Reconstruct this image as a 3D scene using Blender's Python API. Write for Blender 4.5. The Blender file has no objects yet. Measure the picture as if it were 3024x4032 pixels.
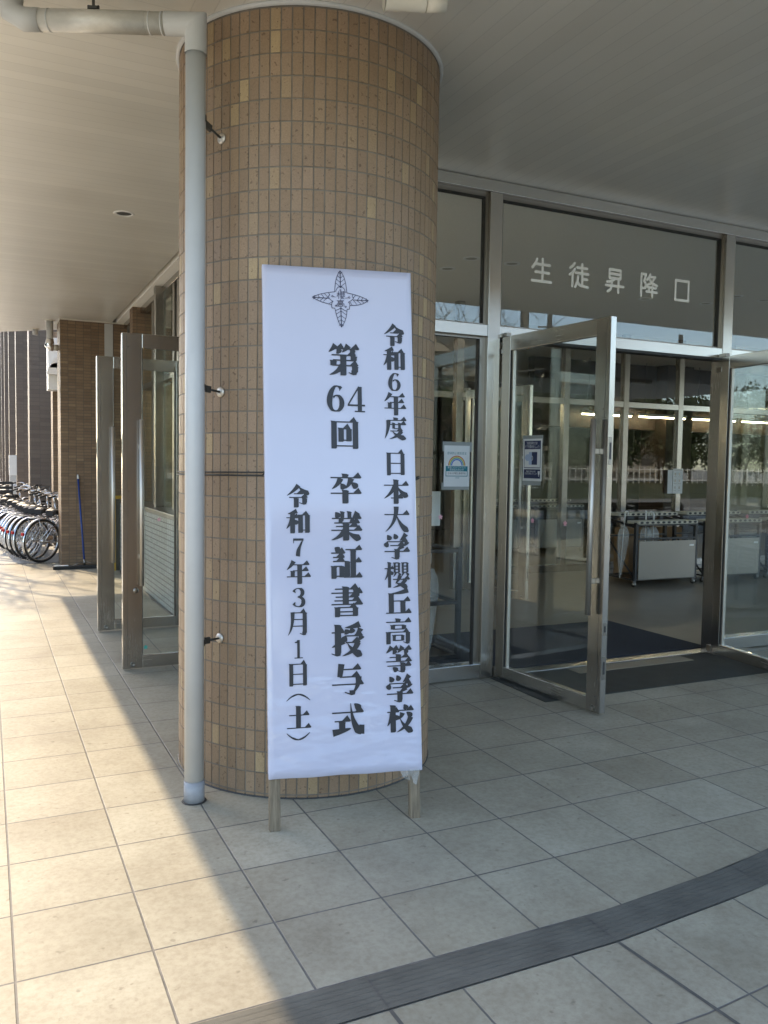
import bpy, bmesh, math, random
from mathutils import Vector, Matrix
random.seed(11)
PI = math.pi
scene = bpy.context.scene
col = scene.collection
R = math.radians

# ------------------------------------------------------------------ camera, sky, sun, exposure
cam_d = bpy.data.cameras.new('camera')
cam = bpy.data.objects.new('camera', cam_d)
col.objects.link(cam)
cam_d.sensor_fit = 'VERTICAL'
cam_d.sensor_height = 36.0
cam_d.sensor_width = 27.0
cam_d.lens = 36.0 * 3282.5 / 4032.0
cam_d.clip_start = 0.05
cam_d.clip_end = 2000
YAW, PIT, ROL = 0.4456, -0.0574, -0.0152
fw = Vector((math.cos(PIT)*math.sin(YAW), math.cos(PIT)*math.cos(YAW), math.sin(PIT)))
rt = Vector((math.cos(YAW), -math.sin(YAW), 0))
dn = -rt.cross(fw)
c_, s_ = math.cos(ROL), math.sin(ROL)
cr = c_*rt + s_*dn
cd = -s_*rt + c_*dn
M = Matrix(((cr.x, -cd.x, -fw.x, -2.0664), (cr.y, -cd.y, -fw.y, -3.0746), (cr.z, -cd.z, -fw.z, 1.5837), (0, 0, 0, 1)))
cam.matrix_world = M
scene.camera = cam

SUN_EL = R(35)
SUN_DIR = Vector((-0.34*math.cos(SUN_EL), 0.9404*math.cos(SUN_EL), math.sin(SUN_EL)))   # towards the sun
world = bpy.data.worlds.new('World')
scene.world = world
world.use_nodes = True
wn = world.node_tree
sky = wn.nodes.new('ShaderNodeTexSky')
sky.sky_type = 'NISHITA'
sky.sun_disc = False
sky.sun_elevation = SUN_EL
sky.sun_rotation = math.atan2(SUN_DIR.x, SUN_DIR.y)
sky.air_density = 0.7
sky.dust_density = 0.6
sky.ozone_density = 1.2
bg = wn.nodes['Background']
bg.inputs['Strength'].default_value = 0.15
tint = wn.nodes.new('ShaderNodeMix')
tint.data_type = 'RGBA'
tint.blend_type = 'MULTIPLY'
tint.inputs[0].default_value = 1.0
tint.inputs[7].default_value = (1.12, 1.0, 0.83, 1)
wn.links.new(sky.outputs[0], tint.inputs[6])
wn.links.new(tint.outputs[2], bg.inputs[0])

sun_d = bpy.data.lights.new('sun', 'SUN')
sun_d.energy = 2.0
sun_d.angle = R(0.53)
sun_d.color = (0.62, 0.50, 0.342)
sun = bpy.data.objects.new('sun', sun_d)
col.objects.link(sun)
sun.rotation_mode = 'QUATERNION'
sun.rotation_quaternion = SUN_DIR.to_track_quat('Z', 'Y')

scene.view_settings.view_transform = 'Standard'
scene.view_settings.look = 'None'
scene.view_settings.gamma = 1
scene.view_settings.exposure = 2.52
scene.cycles.use_denoising = True
scene.cycles.max_bounces = 10
scene.cycles.diffuse_bounces = 5
scene.cycles.glossy_bounces = 6
scene.cycles.transparent_max_bounces = 40
scene.cycles.transmission_bounces = 6
scene.cycles.sample_clamp_indirect = 6.0
scene.cycles.caustics_reflective = False
scene.cycles.caustics_refractive = False

# ------------------------------------------------------------------ materials
def newmat(name):
    m = bpy.data.materials.new(name)
    m.use_nodes = True
    return m, m.node_tree, m.node_tree.nodes['Principled BSDF']

def N(t, typ, **kw):
    n = t.nodes.new(typ)
    for k, v in kw.items():
        setattr(n, k, v)
    return n

def math_(t, op, a, b=None):
    n = N(t, 'ShaderNodeMath', operation=op)
    for i, v in enumerate((a, b)):
        if v is None: continue
        if hasattr(v, 'default_value'): t.links.new(v, n.inputs[i])
        else: n.inputs[i].default_value = v
    return n.outputs[0]

def mixc(t, f, a, b, blend='MIX'):
    n = N(t, 'ShaderNodeMix', data_type='RGBA', blend_type=blend)
    for i, v in ((0, f), (6, a), (7, b)):
        if hasattr(v, 'default_value'): t.links.new(v, n.inputs[i])
        elif i == 0: n.inputs[0].default_value = v
        else: n.inputs[i].default_value = (*v, 1)
    return n.outputs[2]

def ramp(t, f, stops):
    n = N(t, 'ShaderNodeValToRGB')
    t.links.new(f, n.inputs[0])
    e = n.color_ramp.elements
    while len(e) < len(stops): e.new(0.5)
    for x, (p, c) in zip(e, stops):
        x.position = p
        x.color = (*c, 1) if len(c) == 3 else c
    return n.outputs[0]

def noise(t, scale, detail=4, rough=0.55, vec=None, stretch=None):
    n = N(t, 'ShaderNodeTexNoise')
    n.inputs['Scale'].default_value = scale
    n.inputs['Detail'].default_value = detail
    n.inputs['Roughness'].default_value = rough
    if vec is None:
        vec = N(t, 'ShaderNodeTexCoord').outputs['Object']
    if stretch:
        mp = N(t, 'ShaderNodeMapping')
        mp.inputs['Scale'].default_value = stretch
        t.links.new(vec, mp.inputs[0])
        vec = mp.outputs[0]
    t.links.new(vec, n.inputs['Vector'])
    return n.outputs[0]

def bump(t, p, h, strength=0.2, dist=0.01):
    b = N(t, 'ShaderNodeBump')
    b.inputs['Strength'].default_value = strength
    b.inputs['Distance'].default_value = dist
    t.links.new(h, b.inputs['Height'])
    t.links.new(b.outputs[0], p.inputs['Normal'])

def simple(name, c, rough=0.5, metal=0.0, var=0.12, nscale=9.0, bmp=0.0, stretch=None, spec=0.5, coat=0.0):
    m, t, p = newmat(name)
    p.inputs['Roughness'].default_value = rough
    p.inputs['Metallic'].default_value = metal
    p.inputs['Specular IOR Level'].default_value = spec
    p.inputs['Coat Weight'].default_value = coat
    f = noise(t, nscale, 5, 0.6, stretch=stretch)
    lo = tuple(x*(1-var) for x in c)
    hi = tuple(min(1, x*(1+var)) for x in c)
    t.links.new(ramp(t, f, [(0.3, lo), (0.7, hi)]), p.inputs['Base Color'])
    if bmp: bump(t, p, f, bmp, 0.004)
    return m

def emis(name, c, s):
    m, t, p = newmat(name)
    p.inputs['Base Color'].default_value = (*c, 1)
    p.inputs['Emission Color'].default_value = (*c, 1)
    p.inputs['Emission Strength'].default_value = s
    return m

def glassmat(name, tint, f0=0.042):
    m = bpy.data.materials.new(name)
    m.use_nodes = True
    t = m.node_tree
    t.nodes.clear()
    out = N(t, 'ShaderNodeOutputMaterial')
    tr = N(t, 'ShaderNodeBsdfTransparent')
    tr.inputs[0].default_value = (*tint, 1)
    gl = N(t, 'ShaderNodeBsdfGlossy')
    gl.inputs['Roughness'].default_value = 0.0
    gl.inputs['Color'].default_value = (0.95, 0.98, 0.97, 1)
    g = N(t, 'ShaderNodeNewGeometry')
    d = N(t, 'ShaderNodeVectorMath', operation='DOT_PRODUCT')
    t.links.new(g.outputs['Normal'], d.inputs[0])
    t.links.new(g.outputs['Incoming'], d.inputs[1])
    a = math_(t, 'ABSOLUTE', d.outputs['Value'])
    b = math_(t, 'SUBTRACT', 1.0, a)
    p5 = math_(t, 'POWER', b, 5.0)
    f = math_(t, 'ADD', math_(t, 'MULTIPLY', p5, 1-f0), f0)
    mx = N(t, 'ShaderNodeMixShader')
    t.links.new(f, mx.inputs[0])
    t.links.new(tr.outputs[0], mx.inputs[1])
    t.links.new(gl.outputs[0], mx.inputs[2])
    t.links.new(mx.outputs[0], out.inputs[0])
    return m

def steelmat(name, c, rough, stretch=(60, 60, 1.2)):
    m, t, p = newmat(name)
    f = noise(t, 6, 5, 0.6, stretch=stretch)
    f2 = noise(t, 2.3, 3, 0.5)
    p.inputs['Metallic'].default_value = 1.0
    t.links.new(ramp(t, f, [(0.25, tuple(x*0.95 for x in c)), (0.75, c)]), p.inputs['Base Color'])
    r = math_(t, 'ADD', math_(t, 'MULTIPLY', f, 0.08), rough-0.04)
    r = math_(t, 'ADD', r, math_(t, 'MULTIPLY', f2, 0.08))
    t.links.new(r, p.inputs['Roughness'])
    bump(t, p, f, 0.012, 0.001)
    return m

# paving tiles: UV integers are the joints
def pavemat(name, jw=0.011):
    m, t, p = newmat(name)
    uv = N(t, 'ShaderNodeTexCoord').outputs['UV']
    fr = N(t, 'ShaderNodeVectorMath', operation='FRACTION'); t.links.new(uv, fr.inputs[0])
    fl = N(t, 'ShaderNodeVectorMath', operation='FLOOR'); t.links.new(uv, fl.inputs[0])
    sp = N(t, 'ShaderNodeSeparateXYZ'); t.links.new(fr.outputs[0], sp.inputs[0])
    ds = []
    for k in range(2):
        o = sp.outputs[k]
        ds.append(math_(t, 'MINIMUM', o, math_(t, 'SUBTRACT', 1.0, o)))
    d = math_(t, 'MINIMUM', ds[0], ds[1])
    mr = N(t, 'ShaderNodeMapRange'); mr.interpolation_type = 'SMOOTHSTEP'
    t.links.new(d, mr.inputs[0])
    mr.inputs[1].default_value = jw*0.55
    mr.inputs[2].default_value = jw*1.05
    mask = mr.outputs[0]
    wnz = N(t, 'ShaderNodeTexWhiteNoise', noise_dimensions='2D'); t.links.new(fl.outputs[0], wnz.inputs[0])
    ob = N(t, 'ShaderNodeTexCoord').outputs['Object']
    off = N(t, 'ShaderNodeVectorMath', operation='MULTIPLY_ADD')
    t.links.new(wnz.outputs['Color'], off.inputs[0]); off.inputs[1].default_value = (7, 7, 7); t.links.new(ob, off.inputs[2])
    n1 = noise(t, 9, 8, 0.68, vec=off.outputs[0], stretch=(1, 1.6, 1))
    n2 = noise(t, 2.2, 4, 0.6, vec=off.outputs[0])
    n3 = noise(t, 42, 6, 0.72, vec=off.outputs[0])
    base = ramp(t, n1, [(0.30, (0.36, 0.325, 0.245)), (0.5, (0.425, 0.39, 0.30)), (0.72, (0.50, 0.465, 0.36))])
    base = mixc(t, 0.55, base, ramp(t, n2, [(0.3, (0.365, 0.315, 0.235)), (0.7, (0.48, 0.45, 0.36))]))
    base = mixc(t, 0.27, base, ramp(t, n3, [(0.38, (0.27, 0.235, 0.165)), (0.50, (0.44, 0.40, 0.31)), (0.60, (0.55, 0.51, 0.405))]))
    tone = ramp(t, wnz.outputs['Value'], [(0, (0.85, 0.84, 0.82)), (1, (1.02, 1.02, 1.02))])
    base = mixc(t, 1.0, base, tone, 'MULTIPLY')
    spots = ramp(t, noise(t, 26, 2, 0.5, vec=ob), [(0.67, (1, 1, 1)), (0.75, (0.62, 0.60, 0.58))])
    base = mixc(t, 0.8, base, spots, 'MULTIPLY')
    stain = ramp(t, noise(t, 1.1, 5, 0.65, vec=ob), [(0.36, (0.76, 0.74, 0.72)), (0.60, (1, 1, 1))])
    base = mixc(t, 1.0, base, stain, 'MULTIPLY')
    gro = ramp(t, noise(t, 14, 3, 0.6, vec=ob), [(0.3, (0.10, 0.095, 0.088)), (0.7, (0.18, 0.165, 0.15))])
    t.links.new(mixc(t, mask, gro, base), p.inputs['Base Color'])
    p.inputs['Specular IOR Level'].default_value = 0.4
    t.links.new(math_(t, 'ADD', math_(t, 'MULTIPLY', n1, 0.25), 0.40), p.inputs['Roughness'])
    h = math_(t, 'ADD', math_(t, 'MULTIPLY', mask, 1.0), math_(t, 'MULTIPLY', n1, 0.10))
    bump(t, p, h, 0.6, 0.004)
    return m

# bonded rectangular tiles on flat walls, UV in metres
def tilewall(name, tw, th, c1, c2, grout, jw=0.005, rough=0.6, odd=None):
    m, t, p = newmat(name)
    uv = N(t, 'ShaderNodeTexCoord').outputs['UV']
    sc = N(t, 'ShaderNodeVectorMath', operation='DIVIDE'); t.links.new(uv, sc.inputs[0]); sc.inputs[1].default_value = (tw, th, 1)
    fr = N(t, 'ShaderNodeVectorMath', operation='FRACTION'); t.links.new(sc.outputs[0], fr.inputs[0])
    fl = N(t, 'ShaderNodeVectorMath', operation='FLOOR'); t.links.new(sc.outputs[0], fl.inputs[0])
    sp = N(t, 'ShaderNodeSeparateXYZ'); t.links.new(fr.outputs[0], sp.inputs[0])
    ms = []
    for k, s in ((0, tw), (1, th)):
        o = sp.outputs[k]
        d = math_(t, 'MULTIPLY', math_(t, 'MINIMUM', o, math_(t, 'SUBTRACT', 1.0, o)), s)
        ms.append(d)
    d = math_(t, 'MINIMUM', ms[0], ms[1])
    mask = math_(t, 'GREATER_THAN', d, jw*0.5)
    w = N(t, 'ShaderNodeTexWhiteNoise', noise_dimensions='2D'); t.links.new(fl.outputs[0], w.inputs[0])
    stops = [(0.0, c1), (0.8, c2)]
    if odd: stops += [(0.95, c2), (0.97, odd)]
    base = ramp(t, w.outputs['Value'], stops)
    n = noise(t, 45, 4, 0.6)
    base = mixc(t, 0.35, base, ramp(t, n, [(0.3, tuple(x*0.7 for x in c1)), (0.7, c2)]))
    t.links.new(mixc(t, mask, grout, base), p.inputs['Base Color'])
    p.inputs['Roughness'].default_value = rough
    bump(t, p, math_(t, 'ADD', mask, math_(t, 'MULTIPLY', n, 0.15)), 0.5, 0.003)
    return m

# narrow metal ceiling strips, UV in metres: one joint every .1 m of u
def stripmat(name, c, pitch=0.1):
    m, t, p = newmat(name)
    uv = N(t, 'ShaderNodeTexCoord').outputs['UV']
    sp = N(t, 'ShaderNodeSeparateXYZ'); t.links.new(uv, sp.inputs[0])
    u = math_(t, 'DIVIDE', sp.outputs[0], pitch)
    fr = math_(t, 'FRACT', u)
    fl = math_(t, 'FLOOR', u)
    d = math_(t, 'MULTIPLY', math_(t, 'MINIMUM', fr, math_(t, 'SUBTRACT', 1.0, fr)), pitch)
    mr = N(t, 'ShaderNodeMapRange'); t.links.new(d, mr.inputs[0]); mr.inputs[1].default_value = 0.0008; mr.inputs[2].default_value = 0.0045
    w = N(t, 'ShaderNodeTexWhiteNoise', noise_dimensions='1D'); t.links.new(fl, w.inputs['W'])
    n = noise(t, 1.3, 4, 0.6)
    base = mixc(t, mr.outputs[0], tuple(x*0.88 for x in c), c)
    base = mixc(t, 1.0, base, ramp(t, w.outputs['Value'], [(0, (0.94, 0.94, 0.94)), (1, (1, 1, 1))]), 'MULTIPLY')
    base = mixc(t, 0.6, base, ramp(t, n, [(0.3, (0.90, 0.90, 0.88)), (0.7, (1, 1, 1))]), 'MULTIPLY')
    t.links.new(base, p.inputs['Base Color'])
    p.inputs['Metallic'].default_value = 0.4
    p.inputs['Specular IOR Level'].default_value = 0.6
    t.links.new(math_(t, 'ADD', math_(t, 'MULTIPLY', n, 0.2), 0.28), p.inputs['Roughness'])
    bump(t, p, mr.outputs[0], 0.2, 0.003)
    return m

MAT = {}
MAT['pave'] = pavemat('paving_tile')
MAT['strip'] = simple('dark_grooved_strip', (0.135, 0.128, 0.108), 0.75, var=0.2, nscale=7, bmp=0.12, spec=0.2)
MAT['grout'] = simple('grey_grout', (0.165, 0.145, 0.12), 0.85, var=0.2, nscale=20)
def pillar_tile():
    m, t, p = newmat('pillar_tile')
    uv = N(t, 'ShaderNodeTexCoord').outputs['UV']
    w = N(t, 'ShaderNodeTexWhiteNoise', noise_dimensions='2D'); t.links.new(uv, w.inputs[0])
    base = ramp(t, w.outputs['Value'], [(0.0, (0.222, 0.150, 0.092)), (0.25, (0.245, 0.166, 0.102)), (0.5, (0.268, 0.184, 0.112)), (0.76, (0.262, 0.182, 0.122)), (0.84, (0.30, 0.205, 0.128)), (0.93, (0.285, 0.20, 0.122)), (0.97, (0.34, 0.245, 0.14)), (1.0, (0.40, 0.295, 0.16))])
    n = noise(t, 130, 3, 0.7)
    n2 = noise(t, 30, 3, 0.6)
    base = mixc(t, 0.35, base, mixc(t, 1.0, base, ramp(t, n, [(0.3, (0.62, 0.6, 0.58)), (0.7, (1.25, 1.25, 1.25))]), 'MULTIPLY'))
    base = mixc(t, 0.8, base, ramp(t, noise(t, 60, 2, 0.5), [(0.30, (0.45, 0.4, 0.38)), (0.36, (1, 1, 1))]), 'MULTIPLY')
    t.links.new(base, p.inputs['Base Color'])
    t.links.new(math_(t, 'ADD', math_(t, 'MULTIPLY', n2, 0.25), 0.42), p.inputs['Roughness'])
    p.inputs['Specular IOR Level'].default_value = 0.45
    bump(t, p, n, 0.12, 0.002)
    return m
MAT['ptile'] = pillar_tile()
MAT['brick'] = tilewall('brick_tile', 0.107, 0.0445, (0.17, 0.108, 0.065), (0.255, 0.168, 0.10), (0.095, 0.08, 0.062), 0.0062, odd=(0.31, 0.215, 0.125))
MAT['brickfar'] = tilewall('brick_tile_far', 0.214, 0.089, (0.15, 0.115, 0.09), (0.20, 0.155, 0.12), (0.12, 0.10, 0.085), 0.008)
MAT['dado'] = tilewall('pale_wall_tile', 0.10, 0.0575, (0.40, 0.42, 0.40), (0.50, 0.52, 0.49), (0.11, 0.115, 0.11), 0.011, 0.5)
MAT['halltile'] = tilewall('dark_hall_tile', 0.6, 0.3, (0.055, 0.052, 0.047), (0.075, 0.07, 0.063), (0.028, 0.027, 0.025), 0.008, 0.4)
MAT['stripX'] = stripmat('soffit_strips', (0.83, 0.81, 0.75))
MAT['steel'] = steelmat('brushed_steel', (0.42, 0.40, 0.365), 0.21)
MAT['steelh'] = steelmat('brushed_steel_lit_rail', (0.51, 0.495, 0.46), 0.21, (1.2, 1.2, 60))  # paler copy of the steel: sky reflection on the rails put into the colour
MAT['steeld'] = steelmat('brushed_steel_dark', (0.27, 0.255, 0.23), 0.30)
MAT['handle'] = steelmat('satin_handle', (0.58, 0.55, 0.50), 0.44)
MAT['chrome'] = simple('polished_chrome', (0.78, 0.78, 0.78), 0.12, 1.0, 0.05)
MAT['gasket'] = simple('dark_gasket', (0.035, 0.035, 0.034), 0.6)
MAT['glass'] = glassmat('clear_glass', (0.955, 0.97, 0.96))
MAT['glassdoor'] = glassmat('door_glass', (0.91, 0.93, 0.92), 0.06)
MAT['pipe'] = simple('grey_painted_pipe', (0.50, 0.505, 0.50), 0.42, 0.0, 0.06, 3, 0.02)
MAT['pipewrap'] = simple('crinkled_pipe_wrap', (0.55, 0.53, 0.48), 0.38, 0.25, 0.08, 16, 0.6, stretch=(1.2, 1.2, 2))
MAT['iron'] = simple('dark_iron', (0.07, 0.07, 0.065), 0.55, 0.6)
MAT['paper'] = simple('white_banner_sheet', (0.76, 0.80, 0.90), 0.5, var=0.012, nscale=3)
MAT['ink'] = simple('black_ink', (0.018, 0.019, 0.024), 0.45, var=0.1)
MAT['navyink'] = simple('dark_blue_ink', (0.02, 0.022, 0.06), 0.5)
MAT['white'] = simple('white_paint', (0.78, 0.78, 0.76), 0.45, var=0.03)
MAT['offwhite'] = simple('off_white_casing', (0.66, 0.63, 0.55), 0.4, var=0.04)
MAT['lens'] = simple('black_lens', (0.01, 0.01, 0.012), 0.08, var=0.05)
MAT['black'] = simple('black_rubber', (0.02, 0.02, 0.021), 0.55, var=0.2)
MAT['blackmetal'] = simple('black_painted_steel', (0.025, 0.025, 0.027), 0.35, var=0.15)
MAT['matdark'] = simple('dark_carpet_mat', (0.030, 0.033, 0.042), 0.95, var=0.6, nscale=140, bmp=0.6)
MAT['slab'] = simple('dark_polished_slab', (0.045, 0.05, 0.048), 0.55, var=0.2, nscale=6, spec=0.25)
MAT['lobby'] = simple('lobby_floor', (0.25, 0.215, 0.165), 0.42, var=0.06, nscale=4)
MAT['lobbyceil'] = simple('pale_ceiling_board', (0.86, 0.84, 0.78), 0.8, var=0.04, nscale=60, bmp=0.2)
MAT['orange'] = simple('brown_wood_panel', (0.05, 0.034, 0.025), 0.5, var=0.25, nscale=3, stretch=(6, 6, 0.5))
MAT['concrete'] = simple('concrete', (0.50, 0.48, 0.43), 0.85, var=0.12, nscale=1.5, bmp=0.1)
MAT['blue'] = simple('blue_plastic_pole', (0.012, 0.05, 0.23), 0.35, var=0.08)
MAT['yellow'] = simple('yellow_edge', (0.55, 0.33, 0.03), 0.5, var=0.15)
MAT['pink'] = simple('pink_sticker', (0.80, 0.42, 0.50), 0.5, var=0.05)
MAT['green'] = simple('teal_tape', (0.05, 0.38, 0.33), 0.5)
MAT['red'] = simple('red_reflector', (0.55, 0.012, 0.015), 0.2)
MAT['silver'] = simple('silver_paint', (0.62, 0.63, 0.65), 0.22, 0.85, 0.05)
MAT['bark'] = simple('grey_bark', (0.10, 0.085, 0.07), 0.9, var=0.3, nscale=12, bmp=0.4)
MAT['leaf'] = simple('dark_green_leaf', (0.05, 0.075, 0.028), 0.55, var=0.5, nscale=0.7)
MAT['field'] = simple('dry_sports_turf', (0.105, 0.115, 0.045), 0.95, var=0.25, nscale=0.4)
MAT['asphalt'] = simple('asphalt', (0.055, 0.054, 0.052), 0.9, var=0.2, nscale=30, bmp=0.2)
MAT['beigewall'] = simple('beige_apartment_wall', (0.30, 0.275, 0.235), 0.8, var=0.06, nscale=0.6)
MAT['winglass'] = simple('dark_window', (0.03, 0.035, 0.04), 0.12)
MAT['lampon'] = emis('lit_tube', (1.0, 0.84, 0.52), 7.0)
MAT['trayplastic'] = simple('cream_plastic_tray', (0.55, 0.52, 0.43), 0.5, var=0.06)
MAT['card'] = simple('cardboard', (0.30, 0.19, 0.10), 0.8, var=0.1)
MAT['navy'] = simple('navy_print', (0.012, 0.022, 0.085), 0.5, var=0.05)
MAT['teal'] = simple('teal_print', (0.015, 0.19, 0.25), 0.5, var=0.05)
MAT['paleblue'] = simple('pale_blue_print', (0.38, 0.48, 0.66), 0.5, var=0.03)
MAT['notice'] = simple('notice_paper', (0.70, 0.73, 0.74), 0.5, var=0.02)
MAT['tape'] = simple('clear_tape', (0.30, 0.33, 0.33), 0.25, var=0.05)
MAT['yellowprint'] = simple('yellow_print', (0.70, 0.58, 0.18), 0.5, var=0.02)
MAT['redprint'] = simple('red_print', (0.45, 0.06, 0.06), 0.5, var=0.02)
MAT['greenprint'] = simple('green_print', (0.05, 0.33, 0.16), 0.5, var=0.02)
MAT['blueprint'] = simple('blue_print', (0.06, 0.16, 0.52), 0.5, var=0.02)
def filmmat():
    m, t, p = newmat('umbrella_film')
    p.inputs['Base Color'].default_value = (0.85, 0.88, 0.88, 1)
    p.inputs['Roughness'].default_value = 0.25
    p.inputs['Alpha'].default_value = 0.24
    f = noise(t, 30, 4, 0.6, stretch=(1, 1, 0.15))
    bump(t, p, f, 0.5, 0.01)
    return m
MAT['film'] = filmmat()
def woodmat():
    m, t, p = newmat('weathered_wood')
    f = noise(t, 9, 6, 0.65, stretch=(9, 9, 0.7))
    t.links.new(ramp(t, f, [(0.28, (0.075, 0.058, 0.04)), (0.5, (0.185, 0.146, 0.098)), (0.72, (0.28, 0.225, 0.155))]), p.inputs['Base Color'])
    p.inputs['Roughness'].default_value = 0.8
    bump(t, p, f, 0.5, 0.004)
    return m
MAT['wood'] = woodmat()

# ------------------------------------------------------------------ mesh building
class MB:
    def __init__(self):
        self.bm = bmesh.new()
        self.uv = self.bm.loops.layers.uv.new('UVMap')
        self.mi = 0
    def face(self, pts, uv=None, mi=None):
        vs = [self.bm.verts.new(p) for p in pts]
        f = self.bm.faces.new(vs)
        f.material_index = self.mi if mi is None else mi
        if uv is None:
            f.normal_update()
            n = f.normal
            a = (abs(n.x), abs(n.y), abs(n.z))
            k = a.index(max(a))
            for l in f.loops:
                c = l.vert.co
                l[self.uv].uv = (c.x, c.y) if k == 2 else ((c.y, c.z) if k == 0 else (c.x, c.z))
        else:
            for l, u in zip(f.loops, uv): l[self.uv].uv = u
        return f
    def hexa(self, b, t, mi=None):
        # b, t: four corners each, counter-clockwise from above
        self.face(b[::-1], mi=mi); self.face(t, mi=mi)
        for i in range(4):
            j = (i+1) % 4
            self.face([b[i], b[j], t[j], t[i]], mi=mi)
    def box(self, x0, x1, y0, y1, z0, z1, mi=None):
        b = [Vector(p) for p in ((x0, y0, z0), (x1, y0, z0), (x1, y1, z0), (x0, y1, z0))]
        t = [p + Vector((0, 0, z1-z0)) for p in b]
        self.hexa(b, t, mi)
        return self
    def cbox(self, x0, x1, y0, y1, z0, z1, c=0.004):
        # box with bevelled edges
        tmp = bmesh.new()
        bmesh.ops.create_cube(tmp, size=1)
        for v in tmp.verts:
            v.co = Vector(((x0+x1)/2 + v.co.x*(x1-x0), (y0+y1)/2 + v.co.y*(y1-y0), (z0+z1)/2 + v.co.z*(z1-z0)))
        bmesh.ops.bevel(tmp, geom=tmp.edges[:], offset=c, segments=2, profile=0.5, affect='EDGES')
        for f in tmp.faces: self.face([v.co.copy() for v in f.verts])
        tmp.free()
        return self
    def obox(self, p, q, wx, wy, up=Vector((0, 0, 1))):
        # bar of section wx by wy from p to q
        p, q = Vector(p), Vector(q)
        d = (q-p).normalized()
        a = d.cross(up)
        if a.length < 1e-4: a = d.cross(Vector((1, 0, 0)))
        a.normalize(); b = a.cross(d).normalized()
        o = [a*wx/2*i + b*wy/2*j for i, j in ((-1, -1), (1, -1), (1, 1), (-1, 1))]
        A = [p+k for k in o]; B = [q+k for k in o]
        self.face(A); self.face(B[::-1])
        for i in range(4):
            j = (i+1) % 4
            self.face([A[j], A[i], B[i], B[j]])
        return self
    def tube(self, pts, r, n=10, cap=True, closed=False, smooth=True):
        pts = [Vector(p) for p in pts]
        rs = r if isinstance(r, (list, tuple)) else [r]*len(pts)
        rings = []
        m = len(pts)
        prev = None
        for i, p in enumerate(pts):
            if closed: d = pts[(i+1) % m] - pts[i-1]
            else: d = pts[min(i+1, m-1)] - pts[max(i-1, 0)]
            if d.length < 1e-9: d = Vector((0, 0, 1))
            d.normalize()
            if prev is None:
                a = d.cross(Vector((0, 0, 1)))
                if a.length < 1e-3: a = d.cross(Vector((1, 0, 0)))
            else:
                a = prev - d*prev.dot(d)
                if a.length < 1e-5: a = d.cross(Vector((0, 1, 0.3)))
            a.normalize(); prev = a
            b = d.cross(a)
            rings.append([self.bm.verts.new(p + (a*math.cos(2*PI*k/n) + b*math.sin(2*PI*k/n))*rs[i]) for k in range(n)])
        rng = range(m) if closed else range(m-1)
        for i in rng:
            A, B = rings[i], rings[(i+1) % m]
            for k in range(n):
                f = self.bm.faces.new((A[k], A[(k+1) % n], B[(k+1) % n], B[k]))
                f.smooth = smooth
                f.material_index = self.mi
        if cap and not closed:
            f = self.bm.faces.new(rings[0][::-1]); f.material_index = self.mi
            f = self.bm.faces.new(rings[-1]); f.material_index = self.mi
        return self
    def lathe(self, c, prof, n=24, axis='z', a0=0, a1=2*PI):
        # prof: (radius, height) pairs
        c = Vector(c); full = abs(a1-a0-2*PI) < 1e-6
        k = n if full else n+1
        rings = []
        for r_, h in prof:
            ring = []
            for i in range(k):
                a = a0 + (a1-a0)*i/n
                v = Vector((r_*math.cos(a), r_*math.sin(a), h))
                if axis == 'y': v = Vector((v.x, v.z, v.y))
                if axis == 'x': v = Vector((v.z, v.x, v.y))
                ring.append(self.bm.verts.new(c+v))
            rings.append(ring)
        for A, B in zip(rings, rings[1:]):
            for i in range(n):
                j = (i+1) % k
                f = self.bm.faces.new((A[i], A[j], B[j], B[i])); f.smooth = True; f.material_index = self.mi
        return self
    def prism(self, poly, z0, z1, map=None):
        # extruded polygon, map(x, y, z) -> point
        mp = map or (lambda x, y, z: (x, y, z))
        n = len(poly)
        self.face([mp(x, y, z0) for x, y in poly][::-1])
        self.face([mp(x, y, z1) for x, y in poly])
        for i in range(n):
            j = (i+1) % n
            self.face([mp(*poly[i], z0), mp(*poly[j], z0), mp(*poly[j], z1), mp(*poly[i], z1)])
        return self
    def build(self, name, mats, parent=None, weld=False, shift=None):
        if weld: bmesh.ops.remove_doubles(self.bm, verts=self.bm.verts[:], dist=1e-5)
        if shift is not None:
            for v in self.bm.verts: v.co -= Vector(shift)
        bmesh.ops.recalc_face_normals(self.bm, faces=self.bm.faces[:]) if weld else None
        me = bpy.data.meshes.new(name)
        self.bm.to_mesh(me); self.bm.free()
        for m in (mats if isinstance(mats, (list, tuple)) else [mats]): me.materials.append(m)
        o = bpy.data.objects.new(name, me)
        col.objects.link(o)
        if parent is not None: o.parent = parent
        return o

def tag(o, label=None, cat=None, group=None, kind=None):
    if label: o['label'] = label
    if cat: o['category'] = cat
    if group: o['group'] = group
    if kind: o['kind'] = kind
    return o

def thing(name, label, cat, loc=(0, 0, 0), rz=0.0, group=None):
    o = bpy.data.objects.new(name, None)
    o.empty_display_size = 0.2
    col.objects.link(o)
    o.location = loc
    o.rotation_euler = (0, 0, rz)
    return tag(o, label, cat, group)

def dup(root, loc=None, rz=None, label=None, group=None):
    def cp(o, parent):
        c = o.copy(); col.objects.link(c); c.parent = parent
        for ch in list(o.children): cp(ch, c)
        return c
    r = cp(root, None)
    if loc is not None: r.location = loc
    if rz is not None: r.rotation_euler = (0, 0, rz)
    if label: r['label'] = label
    if group: r['group'] = group
    return r

CEIL = 3.64

# ------------------------------------------------------------------ ground and paving
mb = MB(); mb.face([(-700, -700, -0.03), (700, -700, -0.03), (700, 700, -0.03), (-700, 700, -0.03)])
tag(mb.build('ground', MAT['concrete']), kind='structure')

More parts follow.
